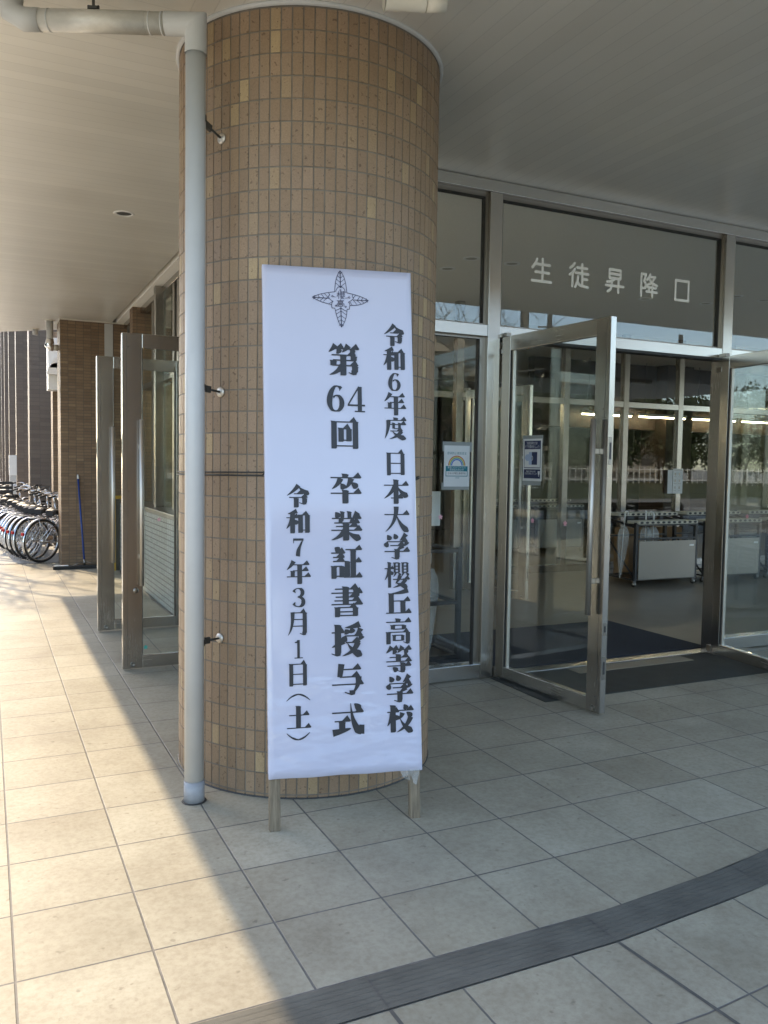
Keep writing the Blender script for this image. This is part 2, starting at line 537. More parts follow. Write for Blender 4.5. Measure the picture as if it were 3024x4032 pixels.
def grid_floor(name, xs, us, ys, vs, z=0.0, clip=None):
    mb = MB()
    for i in range(len(xs)-1):
        for j in range(len(ys)-1):
            mb.face([(xs[i], ys[j], z), (xs[i+1], ys[j], z), (xs[i+1], ys[j+1], z), (xs[i], ys[j+1], z)],
                    [(us[i], vs[j]), (us[i+1], vs[j]), (us[i+1], vs[j+1]), (us[i], vs[j+1])])
    return mb
def colx(i): return i*0.4085 if i >= 0 else -0.369 + (i+1)*0.4085
def strip_edges(x):
    # (near edge, far edge) of the dark strip: straight, then turning away in short chords
    a = max(0.0, x + 0.178)
    k = 0.0 if a == 0 else 0.082*a + (0.10*max(0, a-0.78)) + 0.09*max(0, a-1.6) + 0.1*max(0, a-2.4)
    return -0.981 + k*0.97, -0.8165 + k
xs_all = [colx(i) for i in range(-12, 16)]
us_all = list(range(-12, 16))
fl = MB()
for i in range(len(xs_all)-1):
    x0, x1 = xs_all[i], xs_all[i+1]
    cuts = [x0, x1]
    if x0 < -0.178 < x1: cuts = [x0, -0.178, x1]
    for a, b in zip(cuts, cuts[1:]):
        ua = us_all[i] + (a-x0)/(x1-x0); ub = us_all[i] + (b-x0)/(x1-x0)
        ea, eb = strip_edges(a), strip_edges(b)
        # far side, rows aligned to y = 0
        y1 = 10.5 if b <= -0.3 else 2.2
        fl.face([(a, ea[1], 0), (b, eb[1], 0), (b, y1, 0), (a, y1, 0)],
                [(ua, ea[1]/0.4045), (ub, eb[1]/0.4045), (ub, y1/0.4045), (ua, y1/0.4045)])
        # near side, rows start at the strip
        def vv(y, e): return 40.0 + (y-e)/0.396
        fl.face([(a, -9, 0), (b, -9, 0), (b, eb[0], 0), (a, ea[0], 0)],
                [(ua, vv(-9, ea[0])), (ub, vv(-9, eb[0])), (ub, 40.0), (ua, 40.0)])
tag(fl.build('pavement', MAT['pave']), kind='structure')

# grooved strip
st = MB()
for i in range(-60, 60):
    a, b = i*0.1-0.178, (i+1)*0.1-0.178
    ea, eb = strip_edges(a), strip_edges(b)
    nrib = 7
    for k in range(nrib):
        f0, f1, f2 = k/nrib, (k+0.62)/nrib, (k+1)/nrib
        def y(e, f): return e[0] + (e[1]-e[0])*f
        st.face([(a, y(ea, f0), 0.003), (b, y(eb, f0), 0.003), (b, y(eb, f1), 0.003), (a, y(ea, f1), 0.003)])
        st.face([(a, y(ea, f1), 0.003), (b, y(eb, f1), 0.003), (b, y(eb, f2), 0.0026), (a, y(ea, f2), 0.0026)])
tag(st.build('kerb_strip', MAT['strip']), kind='structure')
# wide sealant joints in the near paving and joints across the strip
sj = MB()
for (x0, y0, x1, y1, w) in ((-0.177, -0.985, -0.09, -2.2, 0.013), (-1.024, -0.985, -1.008, -1.6, 0.013), (0.66, -0.93, 0.85, -1.9, 0.013)):
    d = Vector((x1-x0, y1-y0, 0)).normalized(); n = Vector((-d.y, d.x, 0))*w/2
    sj.face([Vector((x0, y0, 0.002))-n, Vector((x1, y1, 0.002))-n, Vector((x1, y1, 0.002))+n, Vector((x0, y0, 0.002))+n])
for x in (-1.875, -1.025, -0.178, 0.60, 1.45):
    e = strip_edges(x)
    sj.face([(x-0.003, e[0], 0.0042), (x+0.003, e[0], 0.0042), (x+0.003, e[1], 0.0042), (x-0.003, e[1], 0.0042)])
MAT['sealant'] = simple('grey_sealant', (0.10, 0.092, 0.082), 0.8, var=0.2, nscale=15)
tag(sj.build('joint_filler', MAT['sealant']), kind='structure')

# bicycle yard concrete, drain grate line, field, road behind the camera
mb = MB(); mb.face([(-30, 10.62, -0.005), (30, 10.62, -0.005), (30, 90, -0.005), (-30, 90, -0.005)])
tag(mb.build('bicycle_yard_ground', MAT['concrete']), kind='structure')
mb = MB(); mb.face([(-60, -9, -0.012), (-5.2, -9, -0.012), (-5.2, 10.62, -0.012), (-60, 10.62, -0.012)])
MAT['forecourt'] = simple('pale_bounce_ground', (0.68, 0.64, 0.55), 0.85, var=0.1, nscale=1.2)  # unseen ground, made extra pale to bounce sunlight up to the left soffit
tag(mb.build('forecourt_ground', MAT['forecourt']), kind='structure')
mb = MB(); mb.face([(-120, -62, -0.02), (160, -62, -0.02), (160, -16, -0.02), (-120, -16, -0.02)])
tag(mb.build('sports_field', MAT['field']), kind='structure')
mb = MB(); mb.face([(-120, -16, -0.015), (160, -16, -0.015), (160, -9, -0.015), (-120, -9, -0.015)])
MAT['roadbounce'] = simple('pale_bounce_paving', (0.34, 0.32, 0.275), 0.9, var=0.15, nscale=3)  # unseen road surface made pale as a reflector, for fill under the canopy
tag(mb.build('road', MAT['roadbounce']), kind='structure')
g = thing('drain_grate', 'slotted dark drain grate across the paving beside the bicycles', 'drain grate', (-2.6, 10.56, 0))
mb = MB(); mb.box(-2.4, 1.5, -0.055, 0.055, -0.02, -0.004); mb.build('channel', MAT['black'], g)
mb = MB()
for i in range(98):
    x = -2.4 + i*0.04
    mb.box(x, x+0.02, -0.05, 0.05, -0.004, 0.004)
mb.build('bars', MAT['steeld'], g)

# ------------------------------------------------------------------ canopy
cn = thing('entrance_canopy', 'wide flat canopy with narrow pale ceiling strips over the entrance', 'canopy', (0, 0, 0))
def ceil_poly(mb, pts, along):
    uv = [((p[1], p[0]) if along == 'x' else (p[0], p[1])) for p in pts]
    mb.face([(x, y, CEIL) for x, y in pts][::-1], uv[::-1])
A_, B_, I_ = (-3.08, -1.9), (-0.34, 2.19), None
mb = MB()
ceil_poly(mb, [(-3.08, -1.9), (-0.34, 2.19), (-0.34, 11.12), (-1.0, 11.27), (-1.84, 12.02), (-3.08, 12.0)], 'x')
mb.build('soffit', MAT['stripX'], cn)
mb = MB()
ceil_poly(mb, [(-3.08, -1.9), (16, -1.9), (16, 2.19), (-0.34, 2.19)], 'y')
mb.build('soffit', MAT['stripX'], cn)
mb = MB()
outer = [(-3.08, -1.9), (16, -1.9), (16, 2.19), (-0.34, 2.19), (-0.34, 11.12), (-1.0, 11.27), (-1.84, 12.02), (-3.08, 12.0)]
n = len(outer)
for i in range(n):
    j = (i+1) % n
    mb.face([(*outer[i], CEIL), (*outer[j], CEIL), (*outer[j], CEIL+0.45), (*outer[i], CEIL+0.45)])
mb.face([(*p, CEIL+0.45) for p in outer])
mb.build('fascia', MAT['white'], cn)

# brick partition deep inside
# upper storeys above the entrance
bd = thing('school_building', 'brown brick school building with glazed entrance lobby', 'building', (0, 0, 0))
mb = MB(); mb.box(-0.34, 24, 5.0, 22, CEIL+0.46, 8.6); mb.build('upper_wall', MAT['brickfar'], bd)
mb = MB(); mb.box(-0.28, 16, 2.27, 14.9, CEIL, CEIL+0.3); mb.build('lobby_ceiling', MAT['lobbyceil'], bd)
mb = MB(); mb.face([(-0.28, 2.2, 0.001), (16, 2.2, 0.001), (16, 15, 0.001), (-0.28, 15, 0.001)]); mb.build('lobby_floor', MAT['lobby'], bd)
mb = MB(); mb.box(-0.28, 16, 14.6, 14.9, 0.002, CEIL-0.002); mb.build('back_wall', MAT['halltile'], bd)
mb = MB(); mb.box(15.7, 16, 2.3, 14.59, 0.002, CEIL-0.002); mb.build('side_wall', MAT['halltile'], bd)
mb = MB(); mb.box(-0.27, 2.6, 8.6, 8.85, 0.002, CEIL-0.002); mb.build('inner_wall', MAT['brick'], bd)
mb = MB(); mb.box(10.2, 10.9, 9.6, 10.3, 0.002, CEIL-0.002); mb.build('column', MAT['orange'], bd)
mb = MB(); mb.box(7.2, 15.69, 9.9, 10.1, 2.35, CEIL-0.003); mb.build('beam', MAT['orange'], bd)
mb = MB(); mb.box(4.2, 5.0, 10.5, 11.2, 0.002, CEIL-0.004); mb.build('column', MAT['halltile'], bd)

# ------------------------------------------------------------------ tiled pillar
PC = Vector((-0.494, 1.188, 0)); PR = 0.676
pil = thing('tiled_pillar', 'thick round pillar clad in small brown upright tiles', 'pillar', PC)
mb = MB(); NT = 84; off = -2.5010
rows = [(-0.08 + 0.1*k + 0.0195 + 0.08 - 0.1 + 0.1) for k in range(-1, 38)]
# grout core
mb.mi = 1
ring = [(PR-0.0016, 0.0), (PR-0.0016, CEIL)]
mb.lathe((0, 0, 0), ring, NT*2)
mb.mi = 0
gj = 0.0046
for k in range(-1, 37):
    z0 = max(0.0, 0.0195 + 0.1*k + gj/2); z1 = min(CEIL-0.02, 0.0195 + 0.1*(k+1) - gj/2)
    if z1 - z0 < 0.01: continue
    for i in range(NT):
        a = off + 2*PI*i/NT
        da = 2*PI/NT; ga = gj/2/PR
        a0, a1 = a + ga, a + da - ga
        dr = random.uniform(-0.0007, 0.0007)
        def P(ang, z, r): return (r*math.cos(ang), r*math.sin(ang), z)
        r1 = PR + 0.0008 + dr; r0 = PR - 0.004; e = 0.0012; ea = e/PR
        u = [(i+0.5, k+0.5)]*4
        tlt = random.uniform(-0.0006, 0.0006)
        q = [P(a0+ea, z0+e, r1+tlt), P(a1-ea, z0+e, r1-tlt), P(a1-ea, z1-e, r1-tlt), P(a0+ea, z1-e, r1+tlt)]
        b = [P(a0, z0, r0), P(a1, z0, r0), P(a1, z1, r0), P(a0, z1, r0)]
        mb.face(q, u)
        for s in range(4):
            t_ = (s+1) % 4
            mb.face([b[s], b[t_], q[t_], q[s]], u)
mb.build('shaft', [MAT['ptile'], MAT['grout']], pil)
mb = MB(); mb.lathe((0, 0, 0), [(PR+0.002, CEIL-0.016), (PR+0.012, CEIL-0.015), (PR+0.017, CEIL-0.010), (PR+0.018, CEIL-0.001)], 96)
mb.build('ceiling_collar', MAT['pipe'], pil)
mb = MB(); mb.lathe((0, 0, 0), [(PR+0.006, 0.0005), (PR+0.006, 0.006), (PR-0.004, 0.008)], 96)
mb.build('base_seal', MAT['gasket'], pil)

# ------------------------------------------------------------------ downpipe
PX, PY = -1.206, 0.737
dpz = thing('downpipe', 'pale grey drainpipe running down beside the round tiled pillar', 'pipe', (PX, PY, 0))
pr = 0.0445
hd = Vector((-0.8, 0.42, 0.03)).normalized()
mb = MB()
mb.tube([(0, 0, 0.09), (0, 0, 3.40)], pr, 32); mb.build('vertical_pipe', MAT['pipe'], dpz)
mb = MB(); mb.tube([(0, 0, 0.001), (0, 0, 0.100)], pr+0.003, 32); MAT['pipefoot'] = simple('pipe_foot', (0.33, 0.34, 0.36), 0.5, var=0.15, nscale=14); mb.build('base_collar', MAT['pipefoot'], dpz)
mb = MB(); mb.lathe((0, 0, 0), [(pr+0.003, 0.001), (pr+0.013, 0.001), (pr+0.011, 0.003), (pr+0.003, 0.004)], 32); mb.build('floor_seal', MAT['gasket'], dpz)
# mitred elbow
mb = MB()
zc = 3.515
ringsA = []
n = 32
for lvl in (0, 1):
    pass
def ringpt(a): return Vector((math.cos(a)*(pr+0.0035), math.sin(a)*(pr+0.0035), 0))
hp = Vector((-hd.y, hd.x, 0)).normalized(); hu = hd.cross(hp); 
if hu.z < 0: hu = -hu
lo, mid_, far = [], [], []
for k in range(n):
    a = 2*PI*k/n
    w = math.cos(a)*hp + math.sin(a)*hd.xy.to_3d().normalized()
    lo.append(Vector((w.x*(pr+0.0035), w.y*(pr+0.0035), 3.385)))
    # mitre plane: height above centre equals minus distance along hd
    along = math.sin(a)*(pr+0.0035)
    mid_.append(Vector((w.x*(pr+0.0035), w.y*(pr+0.0035), zc - along)))
    far.append(mid_[-1] - hd*along + hd*0.135 + Vector((0, 0, 0)))
for A, B in ((lo, mid_), (mid_, far)):
    for k in range(n):
        j = (k+1) % n
        f = mb.face([A[k], A[j], B[j], B[k]])
mb.build('elbow', MAT['pipe'], dpz)
hz = Vector((0, 0, zc))
mb = MB(); mb.tube([hz + hd*0.125, hz + hd*0.75], pr+0.0015, 32); mb.build('horizontal_pipe', MAT['pipewrap'], dpz)
for q in (0.145, 0.20, 0.655):
    mb = MB(); mb.tube([hz + hd*q, hz + hd*(q+0.006)], pr+0.003, 32); mb.build('coupling_ring', MAT['pipe'], dpz)
mb = MB(); mb.tube([hz + hd*0.22, hz + hd*0.64], 0.0475, 32); mb.build('pipe_sleeve', MAT['pipewrap'], dpz)
mb = MB()
e1 = hz + hd*0.83
mb.tube([hz + hd*0.70, hz + hd*0.77, e1 + Vector((0, 0, 0.03)), e1 + Vector((0, 0, 0.11)), e1 + Vector((0, 0, 0.3))], [pr+.004, pr+.006, pr+.007, pr+.006, pr+.004], 24); mb.build('riser', MAT['pipe'], dpz)
mb = MB()
hg = hz + hd*0.46
mb.obox(hg + Vector((0, 0, 0.045)), hg + Vector((0, 0, 0.13)), 0.012, 0.012)
mb.obox(hg + hd*-0.02 + Vector((0, 0, 0.056)), hg + hd*0.02 + Vector((0, 0, 0.056)), 0.03, 0.012)
for s in (-1, 1):
    mb.tube([hg + hd*0.022*s + Vector((0, 0, 0.05)), hg + hd*0.022*s + Vector((0, 0, 0.068))], 0.006, 6)
mb.build('hanger', MAT['iron'], dpz)
for zb, slope in ((3.11, -0.035), (1.92, -0.01), (0.745, -0.005)):
    tx = Vector((PC.x-PX, PC.y-PY, 0)); dist = tx.length - PR
    # stud meets the pillar a little round its front
    foot = Vector((-1.085-PX, 0.842-PY, zb+slope))
    dv = Vector((foot.x, foot.y, 0)).normalized()
    ang = R(-147.5)
    fpt = Vector((PC.x + PR*math.cos(ang)-PX, PC.y + PR*math.sin(ang)-PY, zb+slope))
    nrm = Vector((math.cos(ang), math.sin(ang), 0))
    mb = MB()
    mb.lathe((0, 0, zb), [(pr, -0.013), (pr+0.0025, -0.013), (pr+0.0025, 0.013), (pr, 0.013)], 16, 'z', ang+PI*0.62, ang+PI*1.38)
    s0 = fpt.normalized(); s0 = Vector((fpt.x, fpt.y, 0)).normalized()*(pr)
    mb.obox(Vector((s0.x, s0.y, zb)), Vector((s0.x, s0.y, zb)) + (fpt-Vector((s0.x, s0.y, zb)))*0.42, 0.013, 0.030)
    br = mb.build('pipe_bracket', MAT['iron'], dpz)
    mb = MB(); mb.tube([Vector((s0.x, s0.y, zb)) + (fpt-Vector((s0.x, s0.y, zb)))*0.35, fpt + nrm*0.004], 0.0055, 10); mb.build('rod', MAT['iron'], br)
    mb = MB(); mb.tube([fpt + nrm*0.001, fpt + nrm*0.006, fpt + nrm*0.012], [0.025, 0.023, 0.010], 20); mb.build('wall_plate', MAT['handle'], br)

# ------------------------------------------------------------------ lettering
GL = {
'令': 'p 52 2 34 28 2 48;n 50 4 66 28 98 42;h 32 40 68;h 12 56 86;v 42 57 100;v 78 57 80;g 78 84 -24 -6',
'和': 'p 46 2 30 10 6 15;h 0 32 50;v 27 9 100;p 26 34 18 58 0 80;d 32 42 48 60;h 62 20 92;v 62 18 98;v 92 18 98;h 62 86 92 0',
'年': 'p 30 0 20 20 0 38;h 22 16 94;h 26 42 90;w 18;v 26 42 68;w 21;h 0 68 100;v 56 16 100',
'度': 'v 52 0 14;h 12 14 98;p 18 14 18 62 0 98;w 13;v 42 24 52;v 70 24 52;w 21;h 22 33 96;h 42 52 70 0;h 26 63 80;p 78 63 64 88 22 100;n 36 64 54 88 100 98',
'日': 'v 12 2 100;v 85 4 98;h 12 5 85;h 12 48 85 0;h 12 91 85 0',
'本': 'h 0 24 98;v 50 0 100;p 47 25 32 58 0 78;n 53 25 70 58 100 70;h 28 76 74',
'大': 'h 0 32 100;p 50 0 52 62 4 100;n 50 32 64 78 100 100',
'学': 'd 12 4 24 24;d 40 0 50 20;p 90 0 80 14 64 26;d 12 30 4 50;h 10 30 92;p 94 30 90 40 78 48;h 24 45 78;p 76 45 66 54 50 62;v 52 58 92;g 52 96 -24 -6;h 0 68 100',
'櫻': 'w 13;h 0 26 36;v 20 0 100;p 18 28 14 54 0 70;d 22 36 34 50;w 9;v 42 2 42;v 60 2 42;v 76 2 42;v 95 2 42;h 42 4 60 0;h 42 17 60 0;h 42 29 60 0;h 42 41 60 0;h 76 4 95 0;h 76 17 95 0;h 76 29 95 0;h 76 41 95 0;p 46 42 44 50 36 58;d 57 44 66 54;p 78 42 76 50 70 56;d 90 44 100 54;w 18;p 64 54 56 74 44 84;h 34 68 100;n 46 82 66 88 94 100;p 86 68 76 90 34 100',
'丘': 'p 92 2 60 14 20 15;v 22 13 92;h 22 45 96;v 70 45 92;h 0 93 100',
'高': 'v 50 0 14;h 0 15 100;w 18;v 28 25 43;v 74 25 43;h 28 27 74 0;h 28 42 74 0;w 18;v 9 52 100;v 90 52 94;g 90 97 -20 -6;h 9 54 90;w 13;v 33 64 88;v 68 64 88;h 33 66 68 0;h 33 86 68 0',
'等': 'p 24 0 16 12 0 24;h 16 12 48;d 28 14 38 27;p 68 0 60 12 46 24;h 60 12 100;d 74 14 86 27;h 14 41 88;v 50 28 57;h 0 57 100;h 4 74 98;v 68 60 94;g 68 97 -24 -6;d 26 80 44 95',
'校': 'h 0 26 42;v 23 0 100;p 21 28 14 56 0 76;d 27 38 42 54;d 66 0 76 18;h 42 21 100;p 60 30 56 44 42 54;d 76 28 96 46;p 92 46 80 82 36 100;n 50 50 64 84 100 100',
'第': 'p 24 0 16 12 0 24;h 16 12 48;d 28 14 38 27;p 68 0 60 12 46 24;h 60 12 100;d 74 14 86 27;h 10 33 88;v 86 33 52;h 14 50 88 0;v 16 50 68;h 12 67 96;v 90 67 90;g 88 94 -20 -5;v 50 33 100;p 46 68 32 90 2 99',
'回': 'v 8 2 100;v 90 2 100;h 8 6 90;h 8 90 90 0;v 35 26 76;v 65 28 74;h 35 30 65;h 35 70 65 0',
'卒': 'v 50 0 13;h 0 14 100;p 34 16 26 38 4 52;d 34 34 46 52;p 70 16 64 38 50 50;d 70 30 90 48;h 0 66 100;v 50 54 100',
'業': 'w 13;v 38 0 24;v 62 0 24;w 21;d 14 4 26 22;p 90 4 82 16 72 24;h 2 25 98;d 26 28 36 38;p 76 26 70 34 62 40;h 10 40 92;h 16 52 86;h 0 65 100;v 50 40 100;p 46 66 32 88 0 98;n 54 66 68 86 100 94',
'証': 'd 12 0 26 10;h 0 17 42;h 6 31 40;h 6 44 40;w 18;v 9 58 100;v 36 58 96;h 9 60 36 0;h 9 92 36 0;w 18;h 48 6 100;v 74 6 94;h 74 46 98;v 54 42 94;h 42 95 100',
'書': 'h 12 9 86;v 84 9 34;h 0 22 100;h 14 35 84;v 48 0 59;h 10 47 92;h 0 59 100;w 18;v 20 67 100;v 80 67 98;h 20 69 80;h 20 83 80 0;h 20 95 80 0',
'授': 'h 0 26 38;v 21 0 92;g 21 97 -22 -6;p 40 52 22 64 0 72;p 94 0 74 9 44 11;d 44 17 54 31;d 62 14 70 28;p 96 14 92 24 80 32;d 46 36 38 54;h 44 37 98;p 100 37 96 46 86 52;h 46 58 90;p 86 58 78 88 34 100;n 52 60 66 86 100 100',
'与': 'V 32 0 26 42;h 30 18 92;h 26 42 88;p 88 42 90 76 66 94;g 68 97 -26 -7;h 0 66 100',
'式': 'h 0 29 100;h 8 56 56;v 33 56 86;P 2 92 30 88 62 80;n 62 0 64 66 96 99;V 96 99 99 70;d 74 2 92 20',
'月': 'p 24 2 28 66 0 100;v 86 2 92;g 84 97 -24 -6;h 24 5 86;h 24 33 86 0;h 24 61 86 0',
'土': 'h 10 40 92;v 50 0 94;h 0 94 100',
'︵': 's 0 100 3,20 45 9,50 5 14,80 45 9,100 100 3',
'︶': 's 0 0 3,20 55 9,50 95 14,80 55 9,100 0 3',
'6': 's 84 14 20,78 8 12,60 2 5,40 8 12,18 32 24,10 62 28,24 90 14,50 98 5,76 90 14,90 68 26,78 46 14,54 38 5,34 46 10',
'4': 's 66 0 7,32 38 7,2 73 7;q 0 70 100 77;q 58 0 82 97;q 40 95 100 100',
'7': 'q 6 2 96 14;q 6 2 12 28;s 90 10 8,66 42 14,50 72 26,46 98 28',
'3': 's 14 22 22,22 8 8,48 2 5,72 10 16,80 26 24,66 42 12,42 47 5;s 42 47 5,74 54 14,86 74 26,72 92 14,48 98 5,22 92 8,12 78 22',
'1': 'q 36 2 66 98;q 4 95 100 100;s 60 4 7,30 13 8,8 14 4',
}
class Pen:
    """strokes on a 100 x 100 grid (y down) laid into a box of the sheet"""
    def __init__(self, mb, x0, x1, ztop, zbot, y0, dy=-0.00002, aspect=None):
        self.mb, self.x0, self.x1, self.zt, self.zb, self.y, self.dy = mb, x0, x1, ztop, zbot, y0, dy
        self.w = 21.0
    def P(self, x, y): return (self.x0 + (self.x1-self.x0)*x/100, self.y, self.zt + (self.zb-self.zt)*y/100)
    def poly(self, pts):
        self.y += self.dy
        self.mb.face([self.P(*p) for p in pts])
    def ribbon(self, pts, ws):
        L = []
        n = len(pts)
        for i in range(n):
            a = Vector(pts[max(i-1, 0)]); b = Vector(pts[min(i+1, n-1)])
            d = (b-a).normalized(); m = Vector((-d.y, d.x))*ws[i]/2
            p = Vector(pts[i]); L.append((p-m, p+m))
        for a, b in zip(L, L[1:]): self.poly([a[0], b[0], b[1], a[1]])
    def quad(self, x1, y1, cx, cy, x2, y2, wf, n=12):
        pts, ws = [], []
        for i in range(n+1):
            t = i/n
            pts.append(((1-t)**2*x1 + 2*t*(1-t)*cx + t*t*x2, (1-t)**2*y1 + 2*t*(1-t)*cy + t*t*y2)); ws.append(wf(t))
        self.ribbon(pts, ws)
    def draw(self, ch):
        self.w = 21.0
        for s in GL[ch].split(';'):
            k, rest = s.split(' ', 1)
            w = self.w
            if k == 's':
                q = [tuple(float(v) for v in a.split(' ')) for a in rest.split(',')]
                pts, ws = [], []
                for i in range(len(q)-1):
                    p0, p1, p2, p3 = q[max(i-1, 0)], q[i], q[i+1], q[min(i+2, len(q)-1)]
                    for j in range(6):
                        t = j/6
                        v = [0.5*((2*p1[m]) + (-p0[m]+p2[m])*t + (2*p0[m]-5*p1[m]+4*p2[m]-p3[m])*t*t + (-p0[m]+3*p1[m]-3*p2[m]+p3[m])*t**3) for m in range(3)]
                        pts.append((v[0], v[1])); ws.append(max(v[2], 1)*(1.3 if v[2] > 10 else 1.05))
                pts.append(q[-1][:2]); ws.append(q[-1][2])
                self.ribbon(pts, ws)
                continue
            a = [float(v) for v in rest.split(' ')]
            if k == 'w': self.w = a[0]
            elif k == 'q': self.poly([(a[0], a[1]), (a[2], a[1]), (a[2], a[3]), (a[0], a[3])])
            elif k == 'h':
                t = 2.2
                self.poly([(a[0], a[1]-t), (a[2], a[1]-t), (a[2], a[1]+t), (a[0], a[1]+t)])
                if len(a) < 4:
                    u = w*1.05
                    self.poly([(a[2]-u*1.15, a[1]), (a[2]-u*0.25, a[1]-u*0.85), (a[2]+u*0.28, a[1]-1), (a[2]+u*0.1, a[1]+t)])
            elif k == 'v':
                x, y0, y1 = a
                self.poly([(x-w/2-2.5, y0), (x+w*0.2, y0+1), (x+w/2+2, y0+4), (x+w/2, y0+8), (x+w/2, y1-3), (x+w*0.3, y1), (x-w/2, y1), (x-w/2, y0+6)])
            elif k == 'V': self.ribbon([(a[0], a[1]), (a[2], a[3])], [w, w*0.8])
            elif k == 'p': self.quad(*a, lambda t: w*0.95*(1-t)**0.75 + 1.2)
            elif k == 'P': self.quad(*a, lambda t: w*1.0*(1-t)**0.6 + 2)
            elif k == 'n': self.quad(*a, lambda t: 2.0 + w*1.08*min(1, t/0.8)**1.15 if t < 0.85 else max(3.0, (2+w*1.08)*(1-(t-0.85)/0.15*0.75)))
            elif k == 'd': self.quad(a[0], a[1], (a[0]+a[2])/2 + (a[3]-a[1])*0.12, (a[1]+a[3])/2 - 1, a[2], a[3], lambda t: 3 + w*0.9*math.sin(min(1, t/0.75)*PI/2) if t < 0.8 else (3+w*0.9)*(1-(t-0.8)/0.2*0.6), 8)
            elif k == 'g': self.poly([(a[0]-w/2, a[1]-12), (a[0]+w/2, a[1]-12), (a[0]+w*0.35, a[1]+2), (a[0]-w*0.2, a[1]+4), (a[0]+a[2], a[1]+a[3]+2), (a[0]+a[2], a[1]+a[3]-1), (a[0]-w/2, a[1]-3)])

COLS = [
 [('令', 0.516, 0.615, 2.244, 2.142), ('和', 0.514, 0.613, 2.133, 2.03), ('6', 0.539, 0.59, 2.016, 1.934), ('年', 0.515, 0.613, 1.923, 1.82), ('度', 0.515, 0.615, 1.811, 1.711), ('日', 0.521, 0.61, 1.651, 1.544), ('本', 0.507, 0.62, 1.526, 1.414), ('大', 0.507, 0.619, 1.402, 1.288), ('学', 0.505, 0.618, 1.277, 1.161), ('櫻', 0.504, 0.616, 1.151, 1.035), ('丘', 0.508, 0.621, 1.025, 0.913), ('高', 0.507, 0.619, 0.897, 0.782), ('等', 0.505, 0.618, 0.77, 0.655), ('学', 0.505, 0.622, 0.642, 0.522), ('校', 0.506, 0.623, 0.512, 0.391)],
 [('第', 0.259, 0.393, 2.134, 1.995), ('6', 0.254, 0.324, 1.948, 1.83), ('4', 0.344, 0.424, 1.946, 1.83), ('回', 0.27, 0.39, 1.791, 1.662), ('卒', 0.261, 0.395, 1.55, 1.415), ('業', 0.262, 0.396, 1.381, 1.249), ('証', 0.26, 0.395, 1.217, 1.08), ('書', 0.259, 0.394, 1.046, 0.91), ('授', 0.258, 0.394, 0.878, 0.739), ('与', 0.257, 0.393, 0.704, 0.567), ('式', 0.256, 0.391, 0.531, 0.394)],
 [('令', 0.063, 0.166, 1.498, 1.397), ('和', 0.062, 0.163, 1.384, 1.283), ('7', 0.088, 0.139, 1.262, 1.18), ('年', 0.062, 0.163, 1.161, 1.06), ('3', 0.085, 0.141, 1.043, 0.96), ('月', 0.065, 0.151, 0.94, 0.837), ('1', 0.091, 0.129, 0.818, 0.737), ('日', 0.068, 0.15, 0.717, 0.617), ('︵', 0.056, 0.159, 0.584, 0.555), ('土', 0.057, 0.158, 0.533, 0.432), ('︶', 0.056, 0.157, 0.417, 0.386)]]

# ------------------------------------------------------------------ leaning banner board
L0 = Vector((-0.97, 0.26, 0)); U = Vector((0.982, -0.191, 0)).normalized()
OUT = Vector((-0.191, -0.982, 0)).normalized()
th = R(7.0)
W = -OUT*math.sin(th) + Vector((0, 0, math.cos(th)))
NB = U.cross(W)
bn = thing('banner_board', 'tall white graduation notice board with black lettering leaning on the tiled pillar', 'sign board', L0)
bn.matrix_world = Matrix(((U.x, -NB.x, W.x, L0.x), (U.y, -NB.y, W.y, L0.y), (U.z, -NB.z, W.z, L0.z), (0, 0, 0, 1)))
def sheetmat():
    m, t, p = newmat('banner_sheet')
    ob = N(t, 'ShaderNodeTexCoord').outputs['Object']
    f = noise(t, 2.0, 3, 0.5, vec=ob, stretch=(1, 1, 0.5))
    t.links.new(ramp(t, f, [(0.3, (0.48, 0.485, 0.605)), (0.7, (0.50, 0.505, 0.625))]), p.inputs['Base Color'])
    p.inputs['Roughness'].default_value = 0.42
    p.inputs['Coat Weight'].default_value = 0.9
    p.inputs['Coat Roughness'].default_value = 0.07
    p.inputs['Coat IOR'].default_value = 1.45
    sp = N(t, 'ShaderNodeSeparateXYZ'); t.links.new(ob, sp.inputs[0])
    mr = N(t, 'ShaderNodeMapRange'); t.links.new(sp.outputs[2], mr.inputs[0])
    mr.inputs[1].default_value = 0.25; mr.inputs[2].default_value = 0.85; mr.inputs[3].default_value = 1.0; mr.inputs[4].default_value = 0.0
    rot = N(t, 'ShaderNodeMapping'); rot.inputs['Rotation'].default_value = (0, 0.5, 0); rot.inputs['Scale'].default_value = (1.6, 1, 4.5)
    t.links.new(ob, rot.inputs[0])
    w1 = noise(t, 2.6, 2, 0.5, vec=rot.outputs[0])
    h = math_(t, 'MULTIPLY', w1, math_(t, 'POWER', mr.outputs[0], 1.6))
    b = N(t, 'ShaderNodeBump'); b.inputs['Strength'].default_value = 1.0; b.inputs['Distance'].default_value = 0.06
    t.links.new(h, b.inputs['Height'])
    t.links.new(b.outputs[0], p.inputs['Coat Normal'])
    b2 = N(t, 'ShaderNodeBump'); b2.inputs['Strength'].default_value = 0.12; b2.inputs['Distance'].default_value = 0.02
    t.links.new(h, b2.inputs['Height']); t.links.new(b2.outputs[0], p.inputs['Normal'])
    return m
MAT['sheet'] = sheetmat()
BU0, BU1 = -0.027, 0.657
mb = MB()
